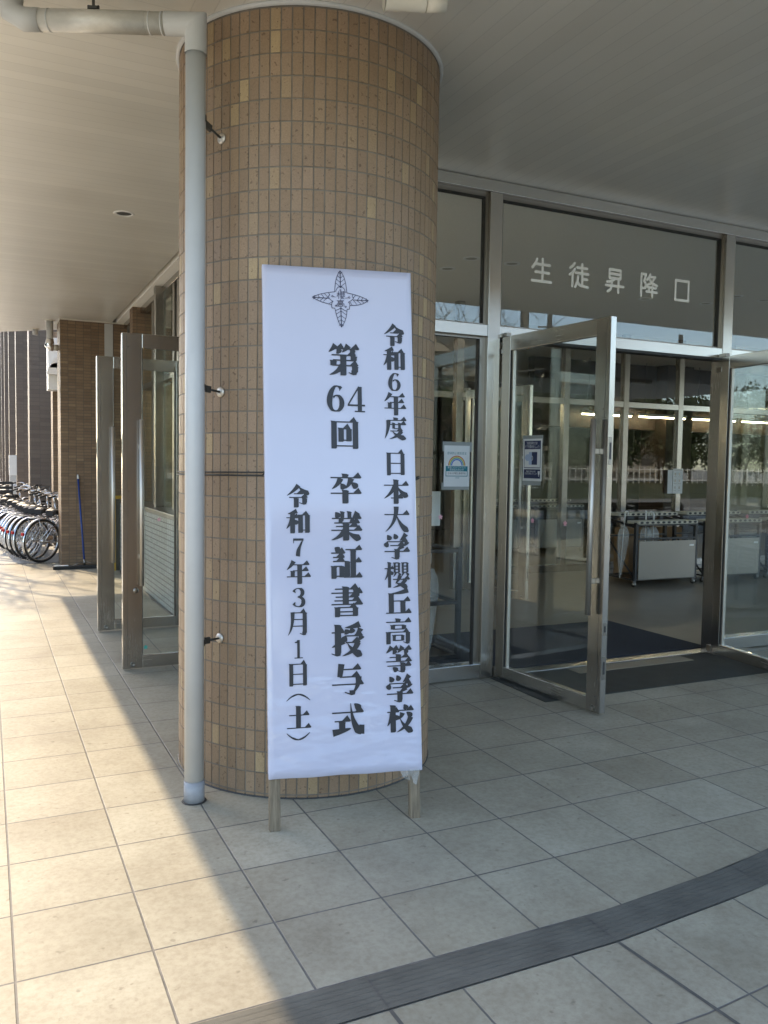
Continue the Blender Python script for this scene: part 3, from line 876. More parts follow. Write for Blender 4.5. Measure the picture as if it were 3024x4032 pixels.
# wrapped sheet: rounded side edges, slightly uneven lower edge
NX, NZ = 28, 60
def bx_left(v): return -0.0335 + (2.485-v)/2.26*0.0135
def bx_right(v): return 0.649 + (2.485-v)/2.26*0.014
def vtop(f): return 2.481 + 0.011*f
def vbot(f): return 0.2265 - 0.009*f + 0.0015*math.sin(f*17)
grid = []
for j in range(NZ+1):
    row = []
    for i in range(NX+1):
        f = i/NX; g_ = j/NZ
        v = vbot(f) + (vtop(f)-vbot(f))*g_
        x = bx_left(v) + (bx_right(v)-bx_left(v))*f
        low = max(0, 1-(v-0.22)/0.5)
        y = -0.0005 - 0.0012*math.sin(f*9+g_*4)*low*math.sin(f*PI)
        row.append(Vector((x, y, v)))
    grid.append(row)
for j in range(NZ):
    for i in range(NX):
        f = mb.face([grid[j][i], grid[j][i+1], grid[j+1][i+1], grid[j+1][i]]); f.smooth = True
for j in range(NZ):
    for i, sgn in ((0, -1), (NX, 1)):
        a, b = grid[j][i], grid[j+1][i]
        c1, c2 = a + Vector((sgn*0.003, 0.003, 0)), b + Vector((sgn*0.003, 0.003, 0))
        d1, d2 = a + Vector((sgn*0.003, 0.031, 0)), b + Vector((sgn*0.003, 0.031, 0))
        for q in ([a, c1, c2, b], [c1, d1, d2, c2]): mb.face(q if sgn > 0 else q[::-1])
for i in range(NX):
    a, b = grid[NZ][i], grid[NZ][i+1]
    k = Vector((0, 0.031, 0.003))
    mb.face([a, b, b + k, a + k])
    a, b = grid[0][i], grid[0][i+1]
    k = Vector((0, 0.004, -0.002))
    mb.face([b, a, a + k, b + k])
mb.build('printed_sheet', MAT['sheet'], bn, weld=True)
mb = MB(); mb.box(-0.018, 0.645, 0.0035, 0.012, 0.232, 2.474); mb.build('backing_panel', MAT['white'], bn)
for x0, x1, bz in ((-0.019, 0.029, 0.0), (0.611, 0.659, 0.0)):
    mb = MB(); mb.cbox(x0, x1, 0.013, 0.052, bz, 2.45, 0.005); mb.build('leg', MAT['wood'], bn)
for z in (0.26, 1.3, 2.40):
    mb = MB(); mb.box(0.030, 0.610, 0.013, 0.040, z, z+0.045); mb.build('cross_rail', MAT['wood'], bn)
for nm, column in zip(('lettering', 'lettering', 'lettering'), COLS):
    mb = MB()
    for ch, x0, x1, z0, z1 in column:
        Pen(mb, x0, x1, z0, z1, -0.0032).draw(ch)
    mb.build(nm, MAT['ink'], bn)
# school crest: four veined leaves round a blossom outline with two characters
mb = MB()
def ex(x, y): return (0.318 + (x-835)*0.0002694, 2.3467 - (y - 645 - 0.0676*(x-835))*0.0002694)
yy = [-0.0033]
def eline(pts, w=9.5, closed=False):
    if closed: pts = pts + [pts[0]]
    for (xa, ya), (xb, yb) in zip(pts, pts[1:]):
        a, b = Vector(ex(xa, ya)), Vector(ex(xb, yb))
        d = (b-a).normalized(); n_ = Vector((-d.y, d.x))*w*0.0002694/2
        a -= d*w*0.00006; b += d*w*0.00006
        yy[0] -= 0.000004
        mb.face([(p.x, yy[0], p.y) for p in (a-n_, b-n_, b+n_, a+n_)])
def edot(x, y, r):
    eline([(x + r*math.cos(2*PI*k/10), y + r*math.sin(2*PI*k/10)) for k in range(10)], 8, True)
def bez(p0, p1, p2, n=10): return [((1-t)**2*p0[0]+2*t*(1-t)*p1[0]+t*t*p2[0], (1-t)**2*p0[1]+2*t*(1-t)*p1[1]+t*t*p2[1]) for t in [i/n for i in range(n+1)]]
eline(bez((828, 160), (738, 270), (733, 520))); eline(bez((828, 160), (930, 280), (938, 540)))
eline([(828, 160), (832, 440)], 13)
eline(bez((750, 520), (765, 450), (815, 432))); eline(bez((915, 540), (905, 460), (850, 434))); eline([(812, 432), (834, 450), (856, 434)], 16)
for yv in (215, 290, 362, 438):
    k = (yv-160)/280
    eline([(829, yv), (829-25-52*k, yv-28-36*k)], 8); eline([(830, yv), (832+25+52*k, yv-28-34*k)], 8)
eline(bez((350, 612), (470, 545), (735, 522))); eline(bez((350, 612), (450, 690), (678, 742)))
eline([(350, 612), (628, 634)], 11)
eline([(628, 545), (648, 575), (620, 600), (640, 640)] + bez((640, 640), (670, 670), (702, 686)) + [(684, 705), (676, 745)])
for xv in (400, 470, 545, 610):
    k = (xv-350)/260
    eline([(xv, 614), (xv-10-45*k, 592-42*k)], 8); eline([(xv, 618), (xv-30-45*k, 640+46*k)], 8)
eline([(690, 690), (630, 728)], 8)
eline(bez((1312, 677), (1210, 600), (945, 542))); eline(bez((1312, 677), (1190, 770), (990, 756)))
eline([(1312, 677), (1048, 664)], 11)
eline([(1042, 575), (1032, 610), (1056, 632)] + bez((1050, 640), (1020, 680), (966, 700)) + [(985, 725), (992, 756)])
for xv in (1262, 1185, 1115):
    k = (1312-xv)/260
    eline([(xv, 674), (xv+10+45*k, 650-45*k)], 8); eline([(xv, 676), (xv+30+46*k, 696+44*k)], 8)
eline([(1050, 668), (1108, 740)], 8); eline([(990, 700), (1030, 752)], 8); eline([(1050, 635), (1092, 575)], 8)
eline(bez((740, 840), (770, 1010), (842, 1130))); eline(bez((938, 855), (930, 1010), (842, 1130)))
eline([(833, 795), (842, 1130)], 13)
eline([(676, 742), (682, 800), (728, 802), (742, 842)]); eline([(992, 756), (980, 825), (942, 822), (936, 858)])
eline(bez((742, 842), (800, 830), (833, 795))); eline(bez((936, 858), (880, 840), (833, 795)))
for yv in (855, 930, 1000, 1068):
    k = (1130-yv)/280
    eline([(838, yv), (838-22-62*k, yv+28+20*k)], 8); eline([(838, yv), (840+22+62*k, yv+30+34*k)], 8)
edot(829, 495, 11); edot(692, 598, 13); edot(980, 622, 14); edot(748, 762, 11); edot(917, 782, 12)
eline([(700, 604), (745, 614)], 7); eline([(905, 634), (968, 626)], 7); eline([(760, 755), (775, 748)], 7)
# the two characters inside
def k2(x, y): return (835 + (x-50)*1.30, 578 + (y-50)*1.32)
for seg in ([(0, 28), (38, 28)], [(20, 2), (20, 100)], [(18, 30), (0, 72)], [(24, 40), (36, 54)], [(46, 2), (46, 56)], [(62, 2), (62, 56)], [(46, 4), (62, 4)], [(46, 20), (62, 20)], [(46, 36), (62, 36)], [(46, 54), (62, 54)], [(78, 2), (78, 56)], [(96, 2), (96, 56)], [(78, 4), (96, 4)], [(78, 20), (96, 20)], [(78, 36), (96, 36)], [(78, 54), (96, 54)], [(66, 60), (50, 84), (96, 104)], [(40, 72), (104, 72)], [(88, 72), (46, 104)]):
    eline([k2(*p) for p in seg], 8)
def k3(x, y): return (828 + (x-50)*1.25, 720 + (y-50)*1.2)
for seg in ([(50, 0), (50, 12)], [(2, 14), (98, 14)], [(20, 26), (80, 26), (80, 44), (20, 44), (20, 26)], [(4, 100), (4, 58), (98, 58), (98, 100)], [(22, 72), (78, 72), (78, 94), (22, 94), (22, 72)]):
    eline([k3(*p) for p in seg], 9)
mb.build('crest', MAT['navyink'], bn)
# loose clear film at the foot
mb = MB()
pts = [(0.56, 0.0, 0.225), (0.655, -0.002, 0.222), (0.64, 0.01, 0.15), (0.60, 0.02, 0.175), (0.575, 0.0, 0.19)]
mb.face(pts); mb.build('film_flap', MAT['film'], bn)

# string tied round pillar and board
tie = MB()
def bw(x, y, z): return bn.matrix_world @ Vector((x, y, z))
ri = PR + 0.005
def ringp(a, z): return Vector((PC.x + ri*math.cos(a), PC.y + ri*math.sin(a), z))
pl = bw(-0.031, 0.02, 1.555); prr = bw(0.655, 0.02, 1.53)
a0 = R(-140); a1 = R(-35)
for dz in (0.0, -0.014):
    pts = [pl + Vector((0, 0, dz*0.5))]
    for k in range(40):
        a = R(-128) - k/39*R(360-128+8)
        pts.append(ringp(a, 1.537 + dz - 0.012*math.sin(k/39*PI)))
    pts.append(prr + Vector((0, 0, dz*0.5)))
    tie.tube(pts, 0.0036, 6)
tag(tie.build('string', MAT['black']), 'thin black string tied round the tiled pillar holding the board', 'string')

# ------------------------------------------------------------------ glazed entrance
FY = 2.19
fc = thing('entrance_glazing', 'steel framed glass front with white lettering above the double doors', 'glass front', (0, FY, 0))
dpt = 0.06
MUL = [-0.30, 1.235, 3.575, 5.88, 7.05, 9.3]
for x in MUL:
    mb = MB()
    mb.cbox(x-0.0 if x < 0 else x-0.0, x+0.105, -dpt, dpt, 0.0, CEIL-0.085, 0.003)
    mb.build('mullion', MAT['steel'], fc)
mb = MB(); mb.cbox(-0.34, 12, -dpt-0.004, dpt, CEIL-0.085, CEIL-0.002, 0.003); mb.build('head_rail', MAT['steelh'], fc)
spans = [(-0.195, 1.235), (1.34, 3.575), (3.68, 5.88), (5.985, 7.05), (7.155, 9.3)]
for k, (a, b) in enumerate(spans):
    mb = MB(); mb.cbox(a, b, -dpt+0.004, dpt-0.004, 2.522, 2.605, 0.003); mb.build('transom', MAT['steelh'], fc)
    doors = k in (1,)
    # upper light
    mb = MB(); mb.box(a+0.02, b-0.02, -0.004, 0.004, 2.622, CEIL-0.10); p_ = mb.build('pane', MAT['glass'], fc)
    mb = MB()
    for (c0, c1, z0, z1) in ((a, a+0.022, 2.605, CEIL-0.085), (b-0.022, b, 2.605, CEIL-0.085), (a+0.022, b-0.022, 2.605, 2.618), (a+0.022, b-0.022, CEIL-0.115, CEIL-0.085)):
        mb.box(c0, c1, -0.024, 0.024, z0, z1)
    mb.build('glazing_bead', MAT['steeld'], p_)
    for (c0, c1, z0, z1) in ((a+0.022, a+0.028, 2.618, CEIL-0.115), (b-0.028, b-0.022, 2.618, CEIL-0.115), (a+0.028, b-0.028, CEIL-0.125, CEIL-0.115)):
        mb = MB(); mb.box(c0, c1, -0.02, 0.02, z0, z1); mb.build('gasket', MAT['gasket'], p_)
    if not doors:
        mb = MB(); mb.cbox(a, b, -dpt+0.006, dpt-0.006, 0.006, 0.112, 0.003); mb.build('bottom_rail', MAT['steelh'], fc)
        mb = MB(); mb.box(a+0.02, b-0.02, -0.004, 0.004, 0.115, 2.51); p_ = mb.build('pane', MAT['glass'], fc)
        mb = MB()
        for (c0, c1, z0, z1) in ((a, a+0.022, 0.112, 2.522), (b-0.045, b, 0.112, 2.522), (a+0.022, b-0.045, 2.505, 2.522)):
            mb.box(c0, c1, -0.024, 0.024, z0, z1)
        mb.build('glazing_bead', MAT['steeld'], p_)
        for (c0, c1, z0, z1) in ((a+0.022, a+0.028, 0.112, 2.505), (b-0.052, b-0.045, 0.112, 2.505)):
            mb = MB(); mb.box(c0, c1, -0.02, 0.02, z0, z1); mb.build('gasket', MAT['gasket'], p_)
mb = MB(); mb.box(1.34, 3.575, -0.05, 0.05, 2.505, 2.5215); mb.build('door_stop', MAT['gasket'], fc)
# lettering on the upper light
SG = {
'生': [[(26, 6), (20, 22), (4, 42)], [(20, 26), (90, 26)], [(20, 58), (86, 58)], [(2, 94), (98, 94)], [(54, 4), (54, 94)]],
'徒': [[(26, 2), (16, 14), (4, 22)], [(28, 26), (16, 42), (2, 50)], [(17, 42), (17, 98)], [(40, 18), (92, 18)], [(66, 2), (66, 40)], [(34, 40), (98, 40)], [(68, 42), (68, 88)], [(68, 63), (94, 63)], [(46, 54), (43, 74), (32, 98)], [(42, 76), (56, 90), (98, 95)]],
'昇': [[(20, 4), (80, 4), (80, 40), (20, 40), (20, 4)], [(20, 22), (80, 22)], [(46, 46), (28, 54), (8, 57)], [(2, 72), (98, 72)], [(34, 52), (34, 72), (28, 88), (12, 98)], [(70, 46), (70, 98)]],
'降': [[(8, 4), (8, 98)], [(8, 4), (34, 4), (24, 32), (35, 48), (30, 64), (14, 64)], [(58, 2), (50, 16), (40, 26)], [(54, 12), (86, 12), (66, 38), (40, 50)], [(52, 22), (70, 38), (98, 48)], [(44, 58), (92, 58)], [(54, 58), (50, 76)], [(38, 77), (98, 77)], [(72, 50), (72, 98)]],
'口': [[(8, 10), (92, 10), (92, 96), (8, 96), (8, 10)]]}
def stroke_text(mb, strokes, x0, x1, zt, zb, y, lw, up=1):
    P = lambda x, z: (x0 + (x1-x0)*x/100, zt + (zb-zt)*z/100)
    for s in strokes:
        pts = [Vector(P(*p)) for p in s]
        for a, b in zip(pts, pts[1:]):
            d = (b-a).normalized(); n_ = Vector((-d.y, d.x))*lw/2
            poly = [a-n_, b-n_]
            poly += [b + (d*math.sin(t) - n_.normalized()*math.cos(t))*lw/2 for t in [PI*k/6 for k in range(1, 6)]]
            poly += [b+n_, a+n_]
            poly += [a + (-d*math.sin(t) + n_.normalized()*math.cos(t))*lw/2 for t in [PI*k/6 for k in range(1, 6)]]
            y[0] -= 0.00003
            mb.face([(p.x, y[0], p.y) for p in poly])
mb = MB(); yv = [-0.0055]
for ch, xc, zc_ in (('生', 1.733, 3.060), ('徒', 2.083, 3.060), ('昇', 2.437, 3.058), ('降', 2.785, 3.058), ('口', 3.145, 3.058)):
    hw = 0.092 if ch != '口' else 0.085
    stroke_text(mb, SG[ch], xc-hw, xc+hw, zc_+0.092, zc_-0.092, yv, 0.021)
MAT['signwhite'] = simple('sign_white', (0.93, 0.93, 0.92), 0.5, var=0.01)
mb.build('lettering', MAT['signwhite'], fc)

# ------------------------------------------------------------------ glass doors
def make_door(label, loc, rz, Wd, sh, sl, H=2.522, group=None, side=1, hand=0.045, edge=True):
    d = thing('glass_door', label, 'door', loc, rz, group)
    t = 0.024
    mb = MB(); mb.cbox(0.004, sh, -t, t, 0.014, H, 0.003); mb.build('stile', MAT['steel'], d)
    mb = MB(); mb.cbox(Wd-sl, Wd, -t, t, 0.014, H, 0.003); lk = mb.build('stile', MAT['steel'], d)
    mb = MB(); mb.cbox(sh, Wd-sl, -t+0.002, t-0.002, H-0.106, H, 0.003); mb.build('rail', MAT['steelh'], d)
    mb = MB(); mb.cbox(sh, Wd-sl, -t+0.002, t-0.002, 0.014, 0.105, 0.003); mb.build('rail', MAT['steelh'], d)
    mb = MB(); mb.box(sh+0.004, Wd-sl-0.004, -0.005, 0.005, 0.11, H-0.11); pn = mb.build('pane', MAT['glassdoor'], d)
    for c0, c1 in ((sh, sh+0.012), (Wd-sl-0.004, Wd-sl)):
        mb = MB(); mb.box(c0, c1, -0.016, 0.016, 0.105, H-0.106); mb.build('gasket', MAT['gasket'], pn)
    if edge:
        mb = MB(); mb.box(sh+0.012, sh+0.026, -0.012, 0.012, 0.105, H-0.106); mb.build('glass_edge', MAT['handle'], pn)
    hx = Wd-sl + hand
    for s in (-1, 1):
        mb = MB(); mb.tube([(hx, s*0.072, 0.645), (hx, s*0.072, 1.885)], 0.0175, 20)
        hn = mb.build('handle', MAT['handle'], d)
        mb = MB()
        for z in (0.86, 1.685):
            mb.cbox(hx-0.012, hx+0.012, min(s*t, s*0.075), max(s*t, s*0.075), z-0.016, z+0.016, 0.002)
        mb.build('bracket', MAT['handle'], hn)
    for sd in (-1, 1):
        mb = MB(); mb.box(Wd-0.034, Wd-0.032, min(sd*t, sd*(t+0.0006)), max(sd*t, sd*(t+0.0006)), 0.03, H-0.02); mb.build('seam', MAT['gasket'], lk)
        for z in (0.12, 0.75, 1.35, 1.95, 2.42):
            mb = MB(); mb.tube([(Wd-0.045, sd*t, z), (Wd-0.045, sd*(t+0.001), z)], 0.004, 8); mb.build('screw', MAT['gasket'], lk)
    # lock hardware on the edge
    for z0, z1 in ((1.60, 1.775), (0.52, 0.60), (0.235, 0.385)):
        mb = MB(); mb.box(Wd, Wd+0.0012, -0.014, 0.014, z0, z1); mb.mi = 1
        g0 = min(0.035, (z1-z0)*0.25)
        mb.box(Wd+0.0012, Wd+0.002, -0.008, 0.008, z0+g0, z1-g0); mb.build('lock_plate', [MAT['steeld'], MAT['black']], lk)
    for s in (-1, 1):
        mb = MB(); mb.lathe((Wd-sl*0.5, s*(t+0.0005), 0.045), [(0.0, 0.0), (0.02, 0.0), (0.017, s*0.003), (0.012, s*0.002)], 16, 'y'); mb.build('floor_bolt', MAT['steeld'], lk)
    mb = MB()
    for z in (H+0.002, 0.002):
        mb.cbox(-0.035, 0.05, -0.02, 0.02, z-0.001 if z > 1 else 0.0, z+0.028 if z > 1 else 0.012, 0.002)
    mb.cbox(-0.05, 0.012, -0.03, 0.03, 2.40, 2.44, 0.004)
    mb.cbox(-0.05, 0.012, -0.03, 0.03, 0.02, 0.075, 0.004)
    mb.build('pivot', MAT['steeld'], d)
    return d
u_ = Vector((0.078, -0.997, 0))
doorL = make_door('wide glass door swung open beside the lobby entrance with blue door sign', (1.375, 2.125, 0), math.atan2(u_.y, u_.x), 1.09, 0.10, 0.125)
u2 = Vector((-0.143, -0.99, 0))
doorR = dup(doorL, (3.545, 2.09, 0), math.atan2(u2.y, u2.x), 'wide glass door swung open at the right edge of the lobby entrance')
doorN = make_door('narrow glass door swung open left of the round pillar with a round lock, nearer one', (-0.355, 3.37, 0), PI, 0.80, 0.09, 0.145, hand=0.012, edge=False)
mb = MB()
mb.lathe((0.705, 0.0245, 0.606), [(0.0, 0.010), (0.014, 0.010), (0.019, 0.007), (0.021, 0.0)], 20, 'y'); 
kc = mb.build('key_cylinder', MAT['steeld'], doorN)
doorF = dup(doorN, (-0.355, 4.92, 0), PI, 'narrow glass door swung open left of the round pillar, farther one near the brick pier')
for o_ in list(doorF.children):
    if o_.name.startswith('key_cylinder'): bpy.data.objects.remove(o_)
# threshold things
mb = MB(); mb.box(1.31, 3.56, 1.434, 2.115, 0.001, 0.005); tag(mb.build('entrance_slab', MAT['slab']), 'dark polished slab set in the paving before the doors', 'floor slab')
mb = MB(); mb.box(2.02, 3.19, 1.955, 2.112, 0.0052, 0.009); tag(mb.build('threshold_tile', MAT['lobby']), 'beige tile strip on the dark slab at the threshold', 'tile strip')
mb = MB(); mb.cbox(1.345, 3.57, 2.125, 2.235, 0.001, 0.014, 0.002); tag(mb.build('door_sill', MAT['steelh']), 'steel door sill under the open double doors', 'door sill')
mb = MB(); mb.cbox(0.55, 3.69, 2.285, 3.62, 0.002, 0.014, 0.003); tag(mb.build('entrance_mat', MAT['matdark']), 'dark carpet mat just inside the open lobby doors', 'mat')

# ------------------------------------------------------------------ glazed wall to the left
FX = -0.34
lf = thing('side_glazing', 'glazed side wall above a pale tiled dado left of the pillar', 'glass wall', (FX, 0, 0))
mb = MB(); mb.box(0.0, 0.28, 5.22, 10.08, 0.0, 0.98); mb.build('dado', MAT['dado'], lf)
mb = MB(); mb.cbox(-0.012, 0.30, 5.20, 10.08, 0.981, 1.03, 0.004); mb.build('sill', MAT['steeld'], lf)
GX = 0.19
mb = MB(); mb.cbox(GX-0.02, GX+0.10, 5.22, 10.08, CEIL-0.075, CEIL-0.002, 0.004); mb.build('head_rail', MAT['steel'], lf)
mb = MB(); mb.cbox(-0.02, 0.10, 2.25, 5.2, CEIL-0.075, CEIL-0.002, 0.004); mb.build('head_rail', MAT['steel'], lf)
for a, b in ((5.24, 5.36), (6.22, 6.32), (6.46, 6.56), (7.46, 7.56), (7.77, 7.87), (9.82, 9.92)):
    mb = MB(); mb.cbox(GX, GX+0.10, a, b, 1.031, CEIL-0.076, 0.003); mb.build('mullion', MAT['steeld'], lf)
for a, b in ((3.22, 3.32), (4.97, 5.07)):
    mb = MB(); mb.cbox(-0.01, 0.11, a, b, 0.0, CEIL-0.076, 0.003); mb.build('mullion', MAT['steel'], lf)
mb = MB(); mb.cbox(0.0, 0.1, 3.32, 4.97, 2.53, 2.61, 0.003); mb.build('transom', MAT['steel'], lf)
for a, b in ((5.36, 6.22), (6.32, 6.46), (6.56, 7.46), (7.56, 7.77), (7.87, 9.82)):
    mb = MB(); mb.cbox(GX+0.002, GX+0.098, a, b, 2.53, 2.60, 0.003); mb.build('transom', MAT['steeld'], lf)
    for z0, z1 in ((1.031, 2.53), (2.60, CEIL-0.075)):
        mb = MB(); mb.box(GX+0.05, GX+0.056, a, b, z0, z1); mb.build('pane', MAT['glass'], lf)
mb = MB(); mb.box(0.05, 0.056, 3.32, 4.97, 2.61, CEIL-0.075); mb.build('pane', MAT['glass'], lf)
mb = MB(); mb.box(0.05, 0.056, 2.3, 3.22, 0.1, CEIL-0.075); mb.build('pane', MAT['glass'], lf)
mb = MB(); mb.box(0.0, 0.30, 5.07, 5.22, 0.0, CEIL-0.076); mb.build('jamb_panel', MAT['steeld'], lf)

# ------------------------------------------------------------------ brick pier, broom, cover
pr_ = thing('brick_pier', 'square brown brick pier at the corner by the bicycles', 'pier', (-1.07, 10.08, 0))
mb = MB(); mb.box(0, 1.5, 0, 0.55, 0, CEIL); mb.build('shaft', MAT['brick'], pr_)
mb = MB(); mb.box(-0.006, 1.506, -0.006, 0.556, CEIL-0.02, CEIL-0.001); mb.build('ceiling_trim', MAT['offwhite'], pr_)
mb = MB(); mb.box(0.62, 0.74, -0.012, -0.001, 0, CEIL-0.03); mb.build('corner_trim', MAT['pipe'], pr_)

ep = thing('elbow_pipe', 'wrapped grey elbow pipe dropping from the canopy into the brick pier', 'pipe', (-1.19, 10.36, 0))
mb = MB(); mb.tube([(0, 0, 3.64), (0, 0, 3.34)], 0.048, 20); mb.build('vertical_pipe', MAT['pipe'], ep)
mb = MB(); mb.tube([(0, 0, 3.36), (0, 0, 3.31), (-0.012, 0, 3.27), (0.01, 0, 3.24), (0.05, 0, 3.235)], [0.052, 0.06, 0.064, 0.058, 0.05], 18); mb.build('elbow', MAT['chrome'], ep)
mb = MB(); mb.tube([(0.03, 0, 3.24), (0.115, 0, 3.24)], 0.045, 18); mb.build('stub', MAT['pipewrap'], ep)
mb = MB(); mb.lathe((0, 0, 0), [(0.05, 3.625), (0.08, 3.634), (0.082, 3.639)], 20); mb.build('ceiling_plate', MAT['offwhite'], ep)
sp_ = thing('pipe_stub', 'short pipe stub poking down from the canopy edge', 'pipe', (-1.34, 11.35, 0))
mb = MB(); mb.tube([(0, 0, CEIL), (0, 0, CEIL-0.10)], 0.04, 18); mb.build('stub', MAT['pipe'], sp_)
mb = MB(); mb.lathe((0, 0, 0), [(0.04, CEIL-0.014), (0.06, CEIL-0.006), (0.062, CEIL-0.001)], 20); mb.build('ceiling_plate', MAT['offwhite'], sp_)

br_ = thing('push_broom', 'blue handled broom with wide black head leaning on the brick pier', 'broom', (-0.80, 9.70, 0))
mb = MB(); mb.tube([(0.015, 0.01, 0.05), (-0.035, 0.355, 1.30)], 0.0135, 12); mb.build('handle', MAT['blue'], br_)
mb = MB(); mb.tube([(-0.035, 0.355, 1.295), (-0.037, 0.362, 1.335), (-0.038, 0.367, 1.36)], [0.016, 0.014, 0.009], 12); mb.build('grip_cap', MAT['white'], br_)
mb = MB(); mb.cbox(-0.42, 0.30, -0.06, 0.03, 0.018, 0.05, 0.008); mb.cbox(-0.415, 0.295, -0.055, 0.025, 0.0, 0.018, 0.002); mb.build('head', MAT['black'], br_)
mb = MB(); mb.cbox(-0.40, -0.21, -0.052, 0.022, 0.050, 0.058, 0.003); mb.build('plate', MAT['white'], br_)
mb = MB()
mb.tube([(0.015, 0.01, 0.05), (0.014, 0.02, 0.13)], 0.017, 10)
for s in (-1, 1): mb.tube([(0.014, 0.015, 0.11), (0.015+s*0.16, -0.01, 0.05)], 0.004, 6)
mb.build('socket', MAT['steeld'], br_)

cv = thing('edge_cover', 'dark low cabinet with yellow edges beside the brick pier', 'cabinet', (-0.42, 9.30, 0))
mb = MB(); mb.box(0.02, 0.075, 0.02, 0.62, 0.0, 1.02); mb.build('body', MAT['iron'], cv)
mb = MB(); mb.cbox(-0.002, 0.02, 0.0, 0.02, 0.0, 1.06, 0.003); mb.cbox(-0.002, 0.12, 0.0, 0.03, 1.03, 1.075, 0.003); mb.build('yellow_trim', MAT['yellow'], cv)

# ------------------------------------------------------------------ canopy fittings
dl = thing('ceiling_downlight', 'round recessed downlight in the canopy ceiling left of the pipe', 'ceiling light', (-1.003, 4.275, CEIL))
mb = MB(); mb.lathe((0, 0, 0), [(0.06, -0.001), (0.064, -0.006), (0.080, -0.005), (0.086, -0.0005)], 32); mb.build('rim', MAT['white'], dl)
mb = MB(); mb.lathe((0, 0, 0), [(0.062, -0.0015), (0.04, -0.0012), (0.0, -0.001)], 32); mb.build('reflector', MAT['iron'], dl)
sc_ = thing('security_camera', 'cream bullet camera under the canopy ceiling above the pillar', 'camera', (-0.52, 0.19, CEIL))
ax = Vector((-0.86, 0.20, -0.06)).normalized()
c0 = Vector((0.05, -0.02, -0.115))
mb = MB(); mb.tube([c0 - ax*0.10, c0 + ax*0.045, c0 + ax*0.075], [0.040, 0.040, 0.042], 28, cap=False); mb.tube([c0 - ax*0.19, c0 - ax*0.105], [0.036, 0.038], 28); mb.tube([c0 - ax*0.105, c0 - ax*0.10], 0.034, 28); mb.build('housing', MAT['offwhite'], sc_)
mb = MB(); mb.tube([c0 + ax*0.06, c0 + ax*0.062], 0.0385, 28); mb.build('lens', MAT['lens'], sc_)
mb = MB(); mb.tube([c0 - ax*0.12, c0 - ax*0.12 + Vector((0, 0, 0.115))], 0.016, 14); mb.lathe(c0 - ax*0.12, [(0.05, 0.10), (0.052, 0.1145)], 20); mb.build('mount', MAT['offwhite'], sc_)

# ------------------------------------------------------------------ lobby: lights
il = None
for k, (x, y, lab) in enumerate(((2.323, 4.658, 'first from the pillar, deeper in'), (2.313, 4.169, 'first from the pillar, nearer the glass'), (2.783, 4.148, 'left of the white lettering'), (6.0, 4.2, 'beyond the right mullion, first of the pair by the glass'), (6.47, 4.2, 'beyond the right mullion, second of the pair by the glass'), (6.03, 4.69, 'right of the last white letter'), (5.19, 4.84, 'below the last white letter'))):
    lb = 'round recessed lobby ceiling light ' + lab
    if il is None:
        il = thing('lobby_downlight', lb, 'ceiling light', (x, y, CEIL), 0, 'recessed lobby ceiling lights')
        mb = MB(); mb.lathe((0, 0, 0), [(0.055, -0.002), (0.06, -0.008), (0.082, -0.006), (0.086, -0.0005)], 24); mb.build('rim', MAT['signwhite'], il)
        mb = MB(); mb.lathe((0, 0, 0), [(0.056, -0.0025), (0.03, -0.0018), (0.0, -0.0015)], 24); mb.build('reflector', MAT['handle'], il)
    else: dup(il, (x, y, CEIL), 0, lb)
lt = None
for k, (x, y) in enumerate(((8.7, 9.6), (10.1, 9.6), (11.5, 9.6), (12.9, 9.6), (3.6, 9.2), (0.9, 7.75), (0.9, 8.2))):
    if lt is None:
        lt = thing('tube_light', 'lit strip light on the dark hall ceiling', 'strip light', (x, y, 2.6), 0, 'lit strip lights in the hall')
        mb = MB(); mb.box(-0.62, 0.62, -0.03, 0.03, 0.0, 0.05); mb.build('fitting', MAT['white'], lt)
        mb = MB(); mb.tube([(-0.6, 0, -0.014), (0.6, 0, -0.014)], 0.012, 10); mb.build('tube', MAT['lampon'], lt)
        for s in (-1, 1):
            mb = MB(); mb.tube([(0.45*s, 0, 0.05), (0.45*s, 0, CEIL-2.6-0.001)], 0.006, 6); mb.build('hanger', MAT['black'], lt)
    else: dup(lt, (x, y, 2.6), 0)

# ------------------------------------------------------------------ lobby: inner glazing and open inner door
IY = 7.1
ig = thing('inner_glazing', 'inner glass screen across the lobby behind the umbrella racks', 'glass screen', (0, IY, 0))
posts = [-0.25, 2.2, 3.3, 4.4, 5.72, 6.86, 7.99, 9.1, 10.2, 11.3]
for x in posts:
    mb = MB(); mb.cbox(x, x+0.1, -0.05, 0.05, 0.002, CEIL-0.004, 0.003); mb.build('mullion', MAT['steel'], ig)
for a, b in zip(posts, posts[1:]):
    mb = MB(); mb.cbox(a+0.1, b, -0.046, 0.046, 2.52, 2.605, 0.003); mb.build('transom', MAT['steelh'], ig)
    mb = MB(); mb.box(a+0.1, b, -0.004, 0.004, 2.606, CEIL-0.005); mb.build('pane', MAT['glass'], ig)
    if not (3.2 < a < 3.4 or 2.1 < a < 2.3):
        mb = MB(); mb.box(a+0.1, b, -0.004, 0.004, 0.11, 2.519); mb.build('pane', MAT['glass'], ig)
        mb = MB(); mb.cbox(a+0.1, b, -0.046, 0.046, 0.004, 0.109, 0.003); mb.build('bottom_rail', MAT['steelh'], ig)
ui = Vector((0.21, -0.978, 0))
jp = MB(); jp.cbox(3.28, 3.38, 6.05, 6.15, 0.002, CEIL-0.004, 0.003)
tag(jp.build('lobby_post', MAT['steel']), 'slim steel post carrying the open inner lobby door', 'post')
dup(doorL, (3.41, 6.02, 0.002), math.atan2(ui.y, ui.x), 'inner lobby door standing open, seen through the front door glass')

